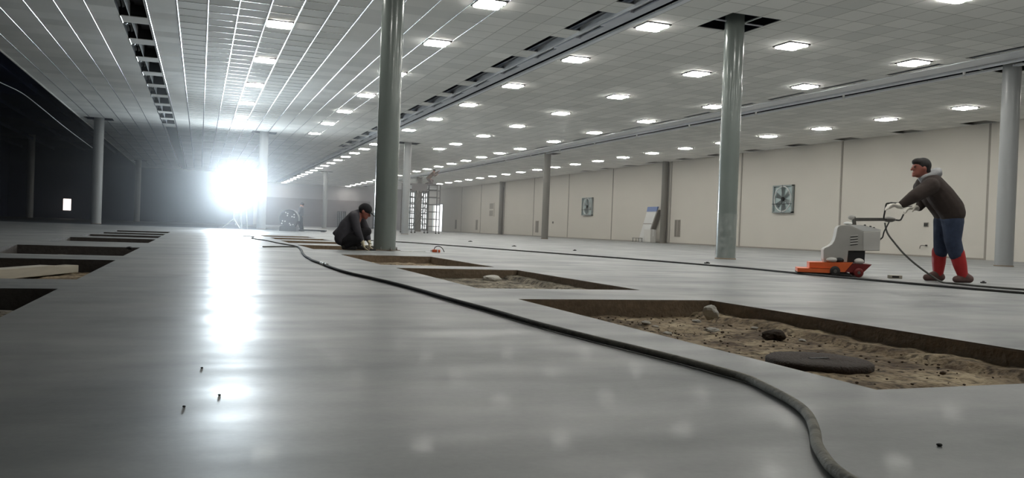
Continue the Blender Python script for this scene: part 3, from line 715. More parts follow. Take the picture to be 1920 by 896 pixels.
bm = bmesh.new(); x0, z0 = Z(640, 257); x1, z1 = Z(905, 258); prism(bm, [(x0, z0-.022), (x1, z1-.02), (x1, z1+.02), (x0, z0+.022)], -.025, .025); obj('handle_arm', bm, M_steel, gr)
bm = bmesh.new(); x, z = Z(942, 258); ell(bm, (x, 0, z), (.085, .07, .038)); obj('handle_hub', bm, M_steel, gr, smooth=True)
bm = bmesh.new(); tube(bm, spline([Vector((Z(a, b)[0], y, Z(a, b)[1])) for a, b, y in ((930, 262, -.02), (885, 255, -.12), (876, 238, -.18), (884, 180, -.2), (893, 130, -.2), (905, 117, -.2), (960, 116, -.2), (1010, 122, -.2))], 6), .011, 8); hb = obj('handle_bar', bm, M_rubber, gr)
bm = bmesh.new(); tube(bm, ZT([(930, 116, -.2), (1012, 122, -.2)]), .017); obj('grip', bm, M_black, hb)
bm = bmesh.new(); tube(bm, spline([Vector((Z(a, b)[0], y, Z(a, b)[1])) for a, b, y in ((965, 262, .02), (1010, 262, .1), (1060, 262, .18), (1085, 230, .22), (1120, 155, .24), (1145, 140, .24), (1190, 142, .24), (1240, 146, .24))], 6), .011, 8); hb = obj('handle_bar', bm, M_rubber, gr)
bm = bmesh.new(); tube(bm, ZT([(1165, 141, .24), (1245, 147, .24)]), .017); obj('grip', bm, M_black, hb)
bm = bmesh.new(); tube(bm, spline(ZT([(935, 285, -.05), (915, 320, -.08), (885, 370, -.12), (870, 420, -.14), (850, 438, -.16), (825, 460, -.2)]), 6), .009, 8); obj('power_cable', bm, M_black, gr)

# ---- crouching worker
CL = localiser(660, 468, 108.1); P = CL
cw = thing('person', 'worker in black cap and dark jacket crouching at the foot of the near column', 'person', (2.45, 14.3, 0), -YAW)
hc = P(685.5, 396)
tilt = Matrix.Rotation(.55, 3, 'Y')
def T(x, y, z): return hc+tilt@Vector((x, y, z))
bm = bmesh.new()
ell(bm, hc, (.098, .078, .108), tilt); ell(bm, T(.035, 0, -.055), (.06, .058, .066), tilt); ell(bm, T(.082, 0, -.095), (.025, .03, .022), tilt)
rcone(bm, T(.09, 0, .01), .012, T(.118, 0, -.028), .018); ell(bm, T(.093, 0, -.066), (.016, .028, .012), tilt)
for s in (-1, 1): ell(bm, T(-.01, s*.082, -.015), (.02, .012, .034), tilt)
rcone(bm, T(-.02, 0, -.06), .058, P(673, 402), .065)
rcone(bm, P(668, 408), .11, P(652, 440), .12)
for sh, el, wr in (((668, 407, -.17), (676, 433, -.22), (683, 451, -.16)), ((672, 407, .17), (683, 430, .2), (690, 450, .12))):
    rcone(bm, P(*sh), .05, P(*el), .04); rcone(bm, P(*el), .04, P(*wr), .028)
for hp, kn, an in (((650, 448, -.1), (676, 444, -.16), (655, 462, -.13)), ((650, 448, .1), (685, 434, .15), (668, 461, .13))):
    rcone(bm, P(*hp), .08, P(*kn), .055); rcone(bm, P(*kn), .055, P(*an), .035)
blob('body', bm, M_skin2, cw, .011)
for s in (-1, 1):
    bm = bmesh.new(); ell(bm, T(.092, s*.032, .008), (.008, .012, .008)); obj('eye', bm, M_black, cw, smooth=True)
bm = bmesh.new(); ell(bm, T(-.02, 0, .005), (.094, .086, .1), tilt); blob('hair', bm, M_hair, cw, .011, 2)
bm = bmesh.new(); ell(bm, T(-.005, 0, .045), (.115, .096, .092), tilt); ell(bm, T(-.04, 0, .02), (.09, .09, .08), tilt)
cp = blob('cap', bm, M_trouser, cw, .011, 2)
bm = bmesh.new(); ell(bm, T(.125, 0, .028), (.07, .075, .009), Matrix.Rotation(.75, 3, 'Y')); obj('visor', bm, M_trouser, cp, smooth=True)
bm = bmesh.new()
for s in (-1, 1):
    rcone(bm, P(667, 407, s*.09), .105, P(655, 424, s*.09), .14); rcone(bm, P(655, 424, s*.09), .14, P(648, 440, s*.09), .15)
    rcone(bm, P(648, 440, s*.1), .14, P(645, 446, s*.1), .13)
    rcone(bm, P(640, 430, s*.08), .05, P(631, 437, s*.08), .035)
rcone(bm, P(673, 400), .07, P(668, 404), .1)
rcone(bm, P(668, 407, -.17), .09, P(676, 433, -.22), .07); rcone(bm, P(676, 433, -.22), .07, P(682, 449, -.17), .05)
rcone(bm, P(672, 407, .17), .09, P(683, 430, .2), .07); rcone(bm, P(683, 430, .2), .07, P(689, 448, .13), .05)
blob('jacket', bm, M_jacket2, cw, .014, 3)
bm = bmesh.new()
rcone(bm, P(649, 447, -.1), .125, P(676, 445, -.17), .085); rcone(bm, P(676, 445, -.17), .085, P(655, 460, -.13), .06)
rcone(bm, P(651, 446, .1), .125, P(686, 434, .15), .085); rcone(bm, P(686, 434, .15), .085, P(668, 459, .13), .06)
for s in (-1, 1): rcone(bm, P(645, 444, s*.07), .12, P(650, 450, s*.07), .12)
blob('trousers', bm, M_trouser, cw, .013, 3)
for yo, px in ((-.13, 655), (.13, 668)):
    bm = bmesh.new(); A_ = P(px, 460, yo); A_.z = .085
    h_ = A_+Vector((-.05, 0, 0)); h_.z = .045; t_ = A_+Vector((.14, 0, 0)); t_.z = .036
    rcone(bm, A_, .05, h_, .044); rcone(bm, h_, .044, t_, .035)
    for v in bm.verts: v.co.z = max(v.co.z, .003)
    blob('shoe', bm, M_rubber, cw, .01, 1)
hand('glove', P(684, 452, -.17), (.35, 0, -1), (.8, .2, -.3), M_glove2, cw, 1.15, .35)
hand('glove', P(690, 450, .13), (.2, -.1, -1), (.8, 0, -.4), M_glove2, cw, 1.15, .4, -1)
o = bmesh.new(); box(o, -.05, .05, -.02, .02, 0, .03); bevel(o, .006); t = obj('hand_scraper', o, M_black); t.location = (2.79, 14.13, .003); t.rotation_euler = (0, 0, .4)
tag(t, 'small dark scraper under the gloves of the crouching worker', 'tool')

# ---- two distant people
def small_person(lab, loc, rz, joints, m_top, m_low, sc=1.0):
    p = thing('person', lab, 'person', loc, rz); J = {k: Vector(v)*sc for k, v in joints.items()}
    bm = bmesh.new(); ell(bm, J['head'], (.09, .075, .11)); rcone(bm, J['head'], .05, J['neck'], .055); rcone(bm, J['neck'], .09, J['hip'], .11)
    for a, b, c in (('s1', 'e1', 'w1'), ('s2', 'e2', 'w2')): rcone(bm, J[a], .045, J[b], .038); rcone(bm, J[b], .038, J[c], .03); rcone(bm, J[c], .03, J[c]+(J[c]-J[b]).normalized()*.12, .025)
    for a, b in (('k1', 'a1'), ('k2', 'a2')): rcone(bm, J['hip'], .08, J[a], .055); rcone(bm, J[a], .055, J[b], .04)
    blob('body', bm, M_skin, p, .02, 2)
    bm = bmesh.new(); ell(bm, J['head']+Vector((.01, 0, .03)), (.1, .085, .095)); blob('hair', bm, M_hair, p, .02, 1)
    bm = bmesh.new()
    for s in (-.07, .07): rcone(bm, J['neck']+Vector((0, s, -.06)), .11, J['hip']+Vector((0, s, .05)), .13)
    for a, b, c in (('s1', 'e1', 'w1'), ('s2', 'e2', 'w2')): rcone(bm, J[a], .075, J[b], .06); rcone(bm, J[b], .06, J[c], .045)
    blob('jacket', bm, m_top, p, .02, 2)
    bm = bmesh.new()
    for a, b, s in (('k1', 'a1', -.08), ('k2', 'a2', .08)): rcone(bm, J['hip']+Vector((0, s, 0)), .115, J[a], .08); rcone(bm, J[a], .08, J[b], .055)
    blob('trousers', bm, m_low, p, .02, 2)
    for b in ('a1', 'a2'):
        bm = bmesh.new(); h_ = J[b]+Vector((.04, 0, 0)); h_.z = .05+min(J['a1'].z, J['a2'].z)-.09; t_ = h_+Vector((-.17, 0, -.01)); rcone(bm, h_, .045, t_, .035); blob('shoe', bm, M_rubber, p, .02, 1)
    return p
small_person('distant figure in dark clothes standing behind the perforated drum', (4.78, 43.1, 0), -YAW,
    dict(head=(.05, 0, 1.55), neck=(.02, 0, 1.4), hip=(0, 0, .88), s1=(.02, -.18, 1.32), e1=(-.05, -.22, 1.06), w1=(-.2, -.15, .95), s2=(.02, .18, 1.32), e2=(-.02, .22, 1.05), w2=(-.18, .18, .92), k1=(-.04, -.1, .48), a1=(.06, -.1, .09), k2=(.02, .1, .48), a2=(.12, .1, .09)), M_jacket2, M_trouser, .86)

# ================================================================== DRUM, SCAFFOLD AND WALL FITTINGS
dr = thing('perforated_drum', 'round dark drum face with pale holes on a block at the far floor edge', 'drum', (4.0, 40.8, 0), -YAW)
bm = bmesh.new(); n = 40; Rr = .44
lathe(bm, [(Rr-.05, -.13), (Rr, -.12), (Rr, .12), (Rr-.05, .13)], n); bmesh.ops.rotate(bm, verts=bm.verts, cent=(0, 0, 0), matrix=Matrix.Rotation(math.pi/2, 3, 'X')); g = obj('drum', bm, mat('dark_grey_casting', (88, 86, 92), .6, var=.15), dr); g.location = (0, 0, .58)
bm = bmesh.new(); pts = []
for j in range(22):
    a_ = math.radians(-10+200*j/21); pts.append(((Rr+.03)*math.cos(a_), 0, .58+(Rr+.03)*math.sin(a_)))
pr = None
for p_ in pts:
    c = (bm.verts.new((p_[0], -.17, p_[2])), bm.verts.new((p_[0], .17, p_[2])))
    if pr: bm.faces.new((pr[0], pr[1], c[1], c[0]))
    pr = c
bmesh.ops.solidify(bm, geom=list(bm.faces), thickness=.03); obj('guard', bm, M_column2, dr)
for rr, an in ((.17, 110), (.26, 100), (.33, 115), (.28, 20), (.2, 35), (.34, 40), (.3, 200), (.2, 215), (.38, 215), (.22, 285), (.3, 290), (.34, 310)):
    bm = bmesh.new(); lathe(bm, [(.035, 0), (.035, .015)], 12); bmesh.ops.rotate(bm, verts=bm.verts, cent=(0, 0, 0), matrix=Matrix.Rotation(math.pi/2, 3, 'X')); g = obj('hole_plug', bm, M_white, dr); g.location = (rr*math.cos(math.radians(an)), -.13, .58+rr*math.sin(math.radians(an)))
bm = bmesh.new(); prism(bm, [(-.4, 0), (.42, 0), (.4, .2), (.3, .24), (-.3, .24), (-.38, .2)], -.25, .25); obj('base', bm, mat('grey_block', (84, 84, 88), .8), dr)
bm = bmesh.new(); box(bm, -.8, .5, -.22, .22, .03, .1); bevel(bm, .01); box(bm, -.75, -.6, -.2, .2, 0, .03); box(bm, .3, .45, -.2, .2, 0, .03)
t = obj('low_trolley', bm, M_black); t.location = (5.35, 41.6, 0); t.rotation_euler = (0, 0, -YAW); tag(t, 'low dark trolley on the floor right of the perforated drum', 'trolley')

SX, SY = 14.35, 56.0
sc_ = thing('scaffold', 'grey tube scaffold tower standing before the bright far doorway', 'scaffold', (SX, SY, 0), -YAW-.1)
W_, D_ = 1.3, .55; HT = 3.35
posts = [(x, y) for x in (-1.3, -.55, .35, 1.15) for y in (-D_, D_)]
for x, y in posts:
    bm = bmesh.new(); tube(bm, [(x, y, .06), (x, y, HT+.0)], .036, 8); obj('post', bm, M_scaff, sc_)
    bm = bmesh.new(); ell(bm, (x, y, .05), (.06, .03, .05)); obj('castor', bm, M_black, sc_, smooth=True)
for z in (.5, 1.0, 1.5, 2.0, 2.5, 3.0):
    for y in (-D_, D_): bm = bmesh.new(); tube(bm, [(-1.3, y, z), (-.55, y, z)], .026, 6); obj('rung', bm, M_scaff, sc_); bm = bmesh.new(); tube(bm, [(.35, y, z), (1.15, y, z)], .026, 6); obj('rung', bm, M_scaff, sc_)
for y in (-D_, D_):
    for q in (((-.55, y, .4), (.35, y, 1.9)), ((.35, y, .4), (-.55, y, 1.9)), ((-.55, y, 1.9), (.35, y, 3.2)), ((.35, y, 1.9), (-.55, y, 3.2))): bm = bmesh.new(); tube(bm, q, .022, 6); obj('brace', bm, M_scaff, sc_)
bm = bmesh.new(); box(bm, -1.35, 1.25, -D_-.05, D_+.05, HT, HT+.05); obj('platform', bm, M_far2, sc_)
bm = bmesh.new(); box(bm, -.6, .45, -D_-.06, -D_-.03, HT-.45, HT); obj('toe_board', bm, M_far2, sc_)
small_person('worker kneeling on top of the distant scaffold tower', (SX+.62, SY-.24, HT+.05), -YAW,
    dict(head=(.1, 0, 1.0), neck=(.05, 0, .86), hip=(-.3, 0, .4), s1=(.04, -.18, .8), e1=(.18, -.2, .62), w1=(.3, -.15, .7), s2=(.04, .18, .8), e2=(.25, .2, .85), w2=(.42, .15, .98), k1=(-.02, -.12, .1), a1=(-.35, -.12, .09), k2=(.02, .12, .3), a2=(-.02, .12, .09)), mat('tan_cloth', (130, 112, 104), .9), M_far, .95)

def wall_fan(lab, y0, y1, z0, z1):
    w_, h_ = y1-y0, z1-z0
    t = thing('wall_fan', lab, 'fan', (X1-.001, (y0+y1)/2, (z0+z1)/2))
    fw = .06; bm = bmesh.new(); X = -.14
    box(bm, X, 0, -w_/2, -w_/2+fw, -h_/2, h_/2); box(bm, X, 0, w_/2-fw, w_/2, -h_/2, h_/2); box(bm, X, 0, -w_/2, w_/2, -h_/2, -h_/2+fw); box(bm, X, 0, -w_/2, w_/2, h_/2-fw, h_/2)
    obj('frame', bm, M_galv, t)
    bm = bmesh.new(); box(bm, -.03, -.01, -w_/2, w_/2, -h_/2, h_/2); obj('back_panel', bm, M_louver, t)
    r_ = min(w_, h_)/2*.9; bm = bmesh.new(); pts = [(-.12, r_*math.cos(a_), r_*math.sin(a_)) for a_ in [2*math.pi*i/32 for i in range(33)]]; tube(bm, pts, .025, 8, cap=False); obj('ring', bm, M_white, t)
    for k in range(6):
        a_ = math.pi*2*k/6+.3; bm = bmesh.new(); d = Vector((0, math.cos(a_), math.sin(a_))); e = Vector((0, -math.sin(a_), math.cos(a_)))
        v = [Vector((-.05, 0, 0))+d*.1-e*.05, Vector((-.08, 0, 0))+d*.1+e*.05, Vector((-.09, 0, 0))+d*r_*.9+e*.2, Vector((-.04, 0, 0))+d*r_*.93-e*.1]
        bm.faces.new([bm.verts.new(q) for q in v]); bmesh.ops.solidify(bm, geom=list(bm.faces), thickness=.006); obj('blade', bm, M_galv, t)
    bm = bmesh.new(); lathe(bm, [(.1, -.04), (.1, .04)], 16); bmesh.ops.rotate(bm, verts=bm.verts, cent=(0, 0, 0), matrix=Matrix.Rotation(math.pi/2, 3, 'Y')); g = obj('hub', bm, M_black, t); g.location = (-.08, 0, 0)
    bm = bmesh.new(); tube(bm, [(-.15, 0, -h_/2), (-.15, 0, h_/2)], .012, 6); tube(bm, [(-.15, -w_/2, -h_*.18), (-.15, w_/2, -h_*.18)], .012, 6); obj('guard_bar', bm, M_frame, t)
    return t
wall_fan('square wall fan in the cream wall between the two nearest columns', 32.97, 34.45, 1.8, 3.17)
wall_fan('second square wall fan farther along the cream wall, left of the blue topped board', 55.0, 56.7, 1.75, 3.08)
t = thing('wall_grille', 'tall pale grille high on the cream wall left of the distant wall column', 'grille', (X1-.001, 77.6, 2.4))
bm = bmesh.new(); box(bm, -.05, 0, -.75, .75, -.68, .68); obj('frame', bm, M_wall, t)
for z in (-.35, .35):
    bm = bmesh.new(); box(bm, -.06, -.045, -.55, .55, z-.27, z+.27); obj('panel', bm, M_joint, t)
for lab, y0, y1, z0, z1 in (('twin slot wall vent low on the wall right of the blue topped board', 43.1, 43.7, .42, 1.45), ('twin slot wall vent beside the slim open column', 65.35, 66.0, .33, 1.33), ('twin slot wall vent near the distant wall column', 81.9, 82.5, .34, 1.39), ('twin slot wall vent nearest the bright doorway', 89.4, 90.0, .34, 1.39)):
    t = thing('wall_vent', lab, 'vent', (X1-.001, (y0+y1)/2, (z0+z1)/2), group='twin slot vents along the cream wall'); w_ = y1-y0; h_ = z1-z0
    bm = bmesh.new(); box(bm, -.03, 0, -w_/2, w_/2, -h_/2, h_/2); obj('frame', bm, M_joint, t)
    for s in (-1, 1): bm = bmesh.new(); box(bm, -.034, -.02, s*w_*.26-w_*.16, s*w_*.26+w_*.16, -h_/2+.03, h_/2-.03); obj('slot', bm, M_vent, t)
for lab, y, z in (('small grey double switch plate on the wall left of the worker in red boots', 25.08, 1.28), ('tiny dark switch on the wall right of the slim open column', 62.3, 1.2)):
    t = thing('wall_switch', lab, 'switch', (X1-.001, y, z)); bm = bmesh.new(); box(bm, -.02, 0, -.11, .11, -.09, .09); obj('plate', bm, M_joint, t)
    for s in (-1, 1): bm = bmesh.new(); box(bm, -.03, -.015, s*.05-.035, s*.05+.035, -.06, .06); obj('rocker', bm, M_frame, t)
t = thing('wall_tap', 'small bent tap low on the wall left of the worker in red boots', 'tap', (X1-.001, 25.0, .44)); bm = bmesh.new(); tube(bm, spline([(0, 0, 0), (-.1, .02, .01), (-.16, .16, 0), (-.16, .2, -.12)], 5), .012, 8); obj('spout', bm, M_frame, t)
bm = bmesh.new(); ell(bm, (-.05, 0, .02), (.03, .05, .03)); obj('valve', bm, M_frame, t, smooth=True)
# lit window far in the dark hall
lw = thing('lit_window', 'small lit pale window far off in the dark hall', 'window', (-11.3, 84.98, 1.26))
bm = bmesh.new(); W_, Hh = .42, .6
box(bm, -W_, -W_+.1, -.08, 0, -Hh, Hh); box(bm, W_-.1, W_, -.08, 0, -Hh, Hh); box(bm, -W_, W_, -.08, 0, -Hh, -Hh+.08); box(bm, -W_, W_, -.08, 0, Hh-.08, Hh); obj('frame', bm, M_black, lw)
bm = bmesh.new(); box(bm, -W_+.1, W_-.1, -.04, -.02, -Hh+.08, Hh-.08); obj('pane', bm, mat('lit_pane', (230, 215, 210), .5, emit=(1, .88, .84), es=.75), lw)
# board leaning at the right wall
lb = thing('leaning_board', 'white display board with a blue top leaning beside the taupe wall column', 'board', (26.66, 46.4, 0), -math.pi/2)
bm = bmesh.new(); prism(bm, [(-1.1, .02), (-.1, .02), (1.15, 2.1), (-.02, 2.1)], -.03, .03); obj('panel', bm, M_white, lb)
bm = bmesh.new(); prism(bm, [(-.1, 1.95), (1.1, 1.95), (1.22, 2.25), (.0, 2.25)], -.05, .045); obj('header', bm, M_blue, lb)
bm = bmesh.new(); prism(bm, [(-.5, 1.15), (.55, 1.15), (.58, 1.2), (-.47, 1.2)], -.04, -.03); obj('seam', bm, M_joint, lb)
bm = bmesh.new(); prism(bm, [(.4, .8), (.5, .8), (1.28, 2.05), (1.16, 2.05)], -.02, .28); obj('side_edge', bm, M_vent, lb)
t = thing('white_box', 'plain white box standing in front of the leaning blue topped board', 'box', (26.35, 45.5, 0), -math.pi/2)
bm = bmesh.new(); box(bm, -.42, .36, -.2, .2, 0, .82); bevel(bm, .02); obj('carton', bm, M_mach2, t)
bm = bmesh.new(); box(bm, -.425, .365, -.03, .03, .4, .825); obj('tape', bm, M_tape, t)
t = thing('low_stool', 'small low stool under the foot of the leaning board', 'stool', (26.3, 47.0, 0), -math.pi/2)
bm = bmesh.new(); box(bm, -.42, .4, -.15, .15, .22, .26); obj('seat', bm, M_vent, t)
for x, y in ((-.4, -.12), (-.4, .12), (.38, -.12), (.38, .12)): bm = bmesh.new(); tube(bm, [(x, y, 0), (x*.95, y, .22)], .016, 6); obj('leg', bm, M_black, t)
hose_pts = [(-7.6, 24.5, 6.3), (-6.6, 27.2, 4.8), (-6.05, 29.04, 4.5), (-5.98, 30.09, 4.47), (-5.65, 31.56, 4.38), (-5.3, 33.01, 4.1), (-4.95, 36, 3.75), (-4.86, 43.9, 3.6)]
bm = bmesh.new(); tube(bm, spline(hose_pts, 6), .016, 8); t = obj('hanging_cable', bm, M_galv); tag(t, 'pale cable sagging under the roof of the dark hall at the far left', 'cable')
# dark stack and door near far wall
t = thing('upright_rack', 'dark upright rack far away before the mauve partition, behind the crouching worker', 'rack', (16.05, 101.2, 0)); 
for k in range(5): bm = bmesh.new(); box(bm, -.5+.22*k, -.4+.22*k, -.2, .2, 0, 1.95); obj('upright', bm, M_black, t)
for z in (.4, 1.2, 1.9): bm = bmesh.new(); box(bm, -.5, .5, -.18, .18, z, z+.06); obj('shelf', bm, M_frame, t)
t = thing('door_frame', 'dark narrow door frame far away just left of the near column', 'door frame', (20.1, 101.7, 0))
bm = bmesh.new(); box(bm, -.18, .05, -.1, .1, 0, 2.0); obj('post', bm, M_black, t); bm = bmesh.new(); box(bm, -.3, .5, -.1, .1, 0, .12); obj('foot', bm, M_black, t)

# ================================================================== HOSES AND SMALL THINGS
def dusty(m, y0, y1, rgb):
    nt = m.node_tree; N = nt.nodes; L = nt.links; b = N['Principled BSDF']; src = b.inputs['Base Color'].links[0].from_socket
    tc = N.new('ShaderNodeTexCoord'); sp = N.new('ShaderNodeSeparateXYZ'); L.new(tc.outputs['Object'], sp.inputs[0])
    mr = N.new('ShaderNodeMapRange'); mr.inputs['From Min'].default_value = y1; mr.inputs['From Max'].default_value = y0; mr.inputs['To Max'].default_value = .9; L.new(sp.outputs[1], mr.inputs['Value'])
    n = N.new('ShaderNodeTexNoise'); n.inputs['Scale'].default_value = 14; L.new(tc.outputs['Object'], n.inputs['Vector'])
    mu = N.new('ShaderNodeMath'); mu.operation = 'MULTIPLY'; mu.use_clamp = True; L.new(mr.outputs['Result'], mu.inputs[0])
    m2 = N.new('ShaderNodeMapRange'); m2.inputs['From Min'].default_value = .3; m2.inputs['From Max'].default_value = .5; m2.inputs['To Min'].default_value = .5; L.new(n.outputs['Fac'], m2.inputs['Value']); L.new(m2.outputs['Result'], mu.inputs[1])
    mx = N.new('ShaderNodeMix'); mx.data_type = 'RGBA'; L.new(mu.outputs[0], mx.inputs['Factor']); L.new(src, mx.inputs['A']); mx.inputs['B'].default_value = hexc(*rgb); L.new(mx.outputs['Result'], b.inputs['Base Color'])
M_hose_long = mat('long_hose_rubber', (52, 52, 50), .8, var=.4, scale=12, bump=.4, bscale=70); dusty(M_hose_long, 2.0, 4.2, (150, 146, 134))
def hose(name, lab, pts, r, m, cat='hose', z=None, smoothn=8):
    P_ = spline([Vector((p[0], p[1], (p[2] if len(p) > 2 else r+.001))) for p in pts], smoothn)
    for i, v in enumerate(P_):
        if 2 < i < len(P_)-2 and len(pts[0]) < 3: v.x += .006*noise.noise((v.x*3, v.y*2.2, 5))
    bm = bmesh.new(); tube(bm, P_, r, 10); o = obj(name, bm, m); tag(o, lab, cat); return o
hm = [(1.63, 15.0), (1.5, 13.3), (1.31, 11.3), (1.22, 9.66), (1.22, 8.85), (1.22, 7.55), (1.31, 6.63), (1.38, 5.84), (1.42, 4.74), (1.455, 4.04), (1.47, 3.58), (1.51, 3.09), (1.55, 2.72), (1.58, 2.32), (1.585, 2.12), (1.55, 1.98), (1.49, 1.79), (1.42, 1.65), (1.32, 1.51), (1.24, 1.41), (1.18, 1.32), (1.13, 1.23), (1.1, 1.13), (1.08, 1.02), (1.05, .8)]
hose('water_hose', 'long dusty hose curving across the floor from the foreground towards the crouching worker', hm, .0125, M_hose_long)
for (x, y, w_) in ((1.22, 8.9, 'farthest'), (1.22, 8.76, 'middle'), (1.225, 8.6, 'nearest')):
    bm = bmesh.new(); tube(bm, [(0, -.05, .018), (0, .05, .018)], .017, 12); t = obj('hose_tape', bm, M_tape); t.location = (x, y, 0); tag(t, w_+' of three white tape bands on a joint of the long dusty hose', 'tape', group='white tape bands on the dusty hose')
hose('thin_hose', 'thin dark hose lying between the floodlight and the start of the dusty hose', [(1.0, 14.4), (1.3, 14.7), (1.63, 15.1), (1.5, 16.9), (1.4, 19.0), (1.2, 21.0), (1.37, 23.2), (1.13, 23.9), (1.0, 26)], .011, M_hose)
hose('power_cable', 'black cable running along the floor past the grinder to the right edge', [(4.3, 22.9), (5.2, 21.7), (5.8, 19.2), (6.49, 15.95), (7.15, 13.04), (7.5, 10.4), (7.46, 9.2), (7.43, 7.93), (7.5, 6.48), (7.6, 5.83), (7.79, 5.07), (8.0, 4)], .013, M_rubber, 'cable')
hub = gr.matrix_basis
def W(px, py, yo=0):   # point on the grinder / worker plane
    v = GL(px, py, yo); return Vector((7.93+v.x*cy+v.y*sy, 8.86-v.x*sy+v.y*cy, v.z))
def W2(px, py, yo=0):
    v = ML(px, py, yo); return Vector((8.82+v.x*cy+v.y*sy, 7.64-v.x*sy+v.y*cy, v.z))
hp = [(8.553, 8.621, .724), (8.528, 8.544, .589), (8.507, 8.39, .458), (8.47, 8.188, .319), (8.419, 7.939, .194), (8.379, 7.686, .083), (8.36, 7.5, .013)]+[(8.28, 7.25, .013), (8.18, 6.81, .013), (8.26, 6.36, .013), (8.4, 5.8, .013), (8.6, 5, .013)]
hose('water_hose', 'grey hose hanging from the grinder handle down to the floor by the red boots', hp, .0115, M_hose)
# orange plug by the near column
t = thing('extension_socket', 'orange cable connector with a black loop right of the near column foot', 'socket', (3.93, 14.2, 0), -YAW)
bm = bmesh.new(); box(bm, -.07, .07, -.03, .03, .0, .05); bevel(bm, .008); obj('connector', bm, M_plastic, t)
bm = bmesh.new(); box(bm, -.1, -.07, -.02, .02, .01, .04); box(bm, .02, .035, -.034, .034, 0, .054); obj('cap', bm, M_white, t)
bm = bmesh.new(); tube(bm, spline([(-.04, 0, .04), (-.02, 0, .09), (.04, 0, .11), (.1, 0, .08), (.14, .02, .012)], 6), .007, 8); obj('loop', bm, M_black, t)
hose('thin_lead', 'thin white lead on the floor between the orange connector and the near column', [(3.75, 14.27), (3.55, 14.3), (3.45, 14.1), (3.3, 14.25)], .005, M_tape, 'lead')
# scraps along the cable
k = 0
for (x, y, s, lab) in ((8.64, 26.94, .14, 'small dark scrap far back on the right floor'), (8.07, 21.23, .12, 'small dark scrap midway back on the right floor'), (8.57, 18.38, .12, 'small dark scrap nearer the grey green column'), (8.09, 12.03, .09, 'small dark scrap just left of the grinder'), (9.18, 7.62, .05, 'tiny dark scrap right of the red boots')):
    bm = bmesh.new(); box(bm, -s/2, s/2, -.03, .03, 0, .016); box(bm, -s*.2, s*.3, -.015, .015, .012, .028); bevel(bm, .006, 1); t = obj('debris_scrap', bm, M_rubber); t.location = (x, y, .001); t.rotation_euler = (0, 0, R.uniform(-1, 1)); tag(t, lab, 'debris')
t = thing('wood_offcut', 'short offcut of timber on the floor between the grinder and the worker', 'wood', (8.5, 8.36, 0), -YAW)
bm = bmesh.new(); box(bm, -.085, .085, -.03, .03, 0, .042); bevel(bm, .004, 1); obj('block', bm, M_wood, t)
bm = bmesh.new(); box(bm, -.05, .04, -.033, -.02, .012, .034); obj('dark_end', bm, M_black, t)
for (x, y, lab) in ((1.54, 1.37, 'tiny dark chip on the bare floor in the lower right corner'), (.06, 2.19, 'tiny dark splinter standing in the floodlight streak of the left foreground'), (-.02, 2.07, 'tiny dark splinter left of the one in the floodlight streak'), (.02, 2.6, 'tiny dark splinter farther back beside the floodlight streak'), (-.85, 12.0, 'dark chip at the corner of the third left pit')):
    bm = bmesh.new(); bmesh.ops.create_icosphere(bm, subdivisions=2, radius=1); 
    for v in bm.verts: v.co *= 1+.3*noise.noise(v.co*2+Vector((x, y, 0)))
    t = obj('floor_chip', bm, M_black); s = .003 if x < .5 and y < 3 else .0055 if y < 3 else .03; t.scale = (s*1.3, s, s*.7); t.location = (x, y, s*.6); tag(t, lab, 'debris')
# manhole disc in the nearest right pit
t = thing('manhole_cover', 'round rusty iron cover lying on the soil of the nearest right pit', 'manhole cover', (2.6, 2.97, -.1))
bm = bmesh.new(); n = 64; prof = [(.0, .022), (.12, .021), (.215, .02), (.228, .012), (.228, -.012), (.21, -.016)]
rings = []
for r_, z in prof: rings.append([bm.verts.new(((r_+.004*noise.noise((math.cos(a_)*6, math.sin(a_)*6, r_*9)))*math.cos(a_), (r_+.004*noise.noise((math.cos(a_)*6, math.sin(a_)*6, r_*9)))*math.sin(a_), z+.002*noise.noise((math.cos(a_)*9, math.sin(a_)*9, r_*30)))) for a_ in [2*math.pi*i/n for i in range(n)]])
for a_, b_ in zip(rings, rings[1:]):
    for i in range(n): bm.faces.new((a_[i], b_[i], b_[(i+1) % n], a_[(i+1) % n]))
bmesh.ops.remove_doubles(bm, verts=bm.verts, dist=.0008); obj('disc', bm, M_iron, t, smooth=True)
bm = bmesh.new(); box(bm, -.05, .05, -.01, .01, .016, .0235); obj('lifting_slot', bm, M_black, t)
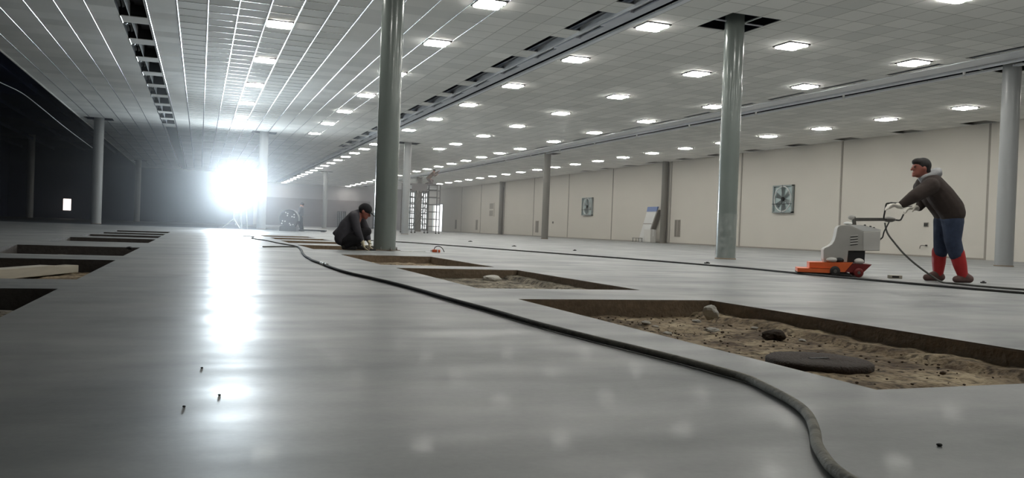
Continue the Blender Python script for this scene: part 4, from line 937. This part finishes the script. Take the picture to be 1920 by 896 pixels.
# stones
def stone(name, lab, x, y, z, s, m, seed, grp=None, flat=.7):
    bm = bmesh.new(); bmesh.ops.create_icosphere(bm, subdivisions=3, radius=1)
    for v in bm.verts:
        c = v.co.copy(); v.co = c*(1+.35*noise.noise(c*1.3+Vector((seed, 0, 0)))+.12*noise.noise(c*4+Vector((0, seed, 0)))); v.co.z *= flat
    o = obj(name, bm, m); o.location = (x, y, z); o.scale = (s, s, s); o.rotation_euler = (0, 0, seed); return tag(o, lab, 'stone' if m is M_stone else 'clod', grp)
stone('white_stone', 'large white stone at the far end of the nearest right pit', 3.15, 4.62, -.045, .052, M_stone, 2.0, flat=1.0)
for i, (x, y, s, lab) in enumerate(((2.82, 4.12, .04, 'flat crumbled white stone in the middle of the nearest right pit'), (3.0, 4.55, .03, 'flat pale chip left of the large white stone'), (2.6, 4.5, .03, 'pale chip near the left end of the nearest right pit'), (2.45, 4.0, .026, 'small pale chip by the left rim of the nearest right pit'), (3.18, 4.2, .022, 'small pale chip against the right side of the pit'), (3.08, 3.65, .022, 'pale crumb right of the dark clod'), (2.55, 4.3, .02, 'tiny pale chip beside the left rim'))):
    stone('pale_stone', lab, x, y, -.098, s, M_stone, 5+i*1.7, flat=.35)
stone('earth_clod', 'dark crumbly clod of earth above the round iron cover', 3.0, 3.78, -.09, .065, M_clod, 9.1, flat=.55)
stone('white_stone', 'rounded white lump in the second pit on the right', 2.9, 8.25, -.08, .1, M_stone, 4.2, flat=.4)
# loose crumbs
bm = bmesh.new()
for i in range(350):
    x = R.uniform(1.97, 3.34); y = R.uniform(2.0, 4.93); s = R.uniform(.002, .007)*(1 if R.random() < .93 else 2)
    bmesh.ops.create_icosphere(bm, subdivisions=1, radius=1, matrix=Matrix.Translation((x, y, -.103+.01*R.random())) @ Matrix.Rotation(R.uniform(0, 6), 4, 'Z') @ Matrix.Diagonal((s*1.4, s, s*.7, 1)))
tag(obj('soil_crumbs', bm, M_clod), 'scattered crumbs of dark earth in the nearest right pit', 'soil crumbs', kind='stuff')
# board in the left pit
t = thing('pale_board', 'pale thick board lying in the second left pit', 'board', (-1.45, 8.0, -.115), 1.2)
bm = bmesh.new(); box(bm, -1.0, .5, -.07, .07, 0, .085); bevel(bm, .004, 1); obj('plank', bm, M_wood, t)
bm = bmesh.new(); box(bm, .502, .92, -.06, .07, 0, .07); bevel(bm, .004, 1); obj('offcut', bm, M_wood, t)
bm = bmesh.new(); box(bm, -.3, .3, -.02, .02, 0, .06); bevel(bm, .005, 1)
t = obj('kerb_strip', bm, M_wood); t.location = (3.0, 15.6, 0); t.rotation_euler = (0, 0, 2.0); tag(t, 'pale strip of board behind the feet of the crouching worker', 'board')
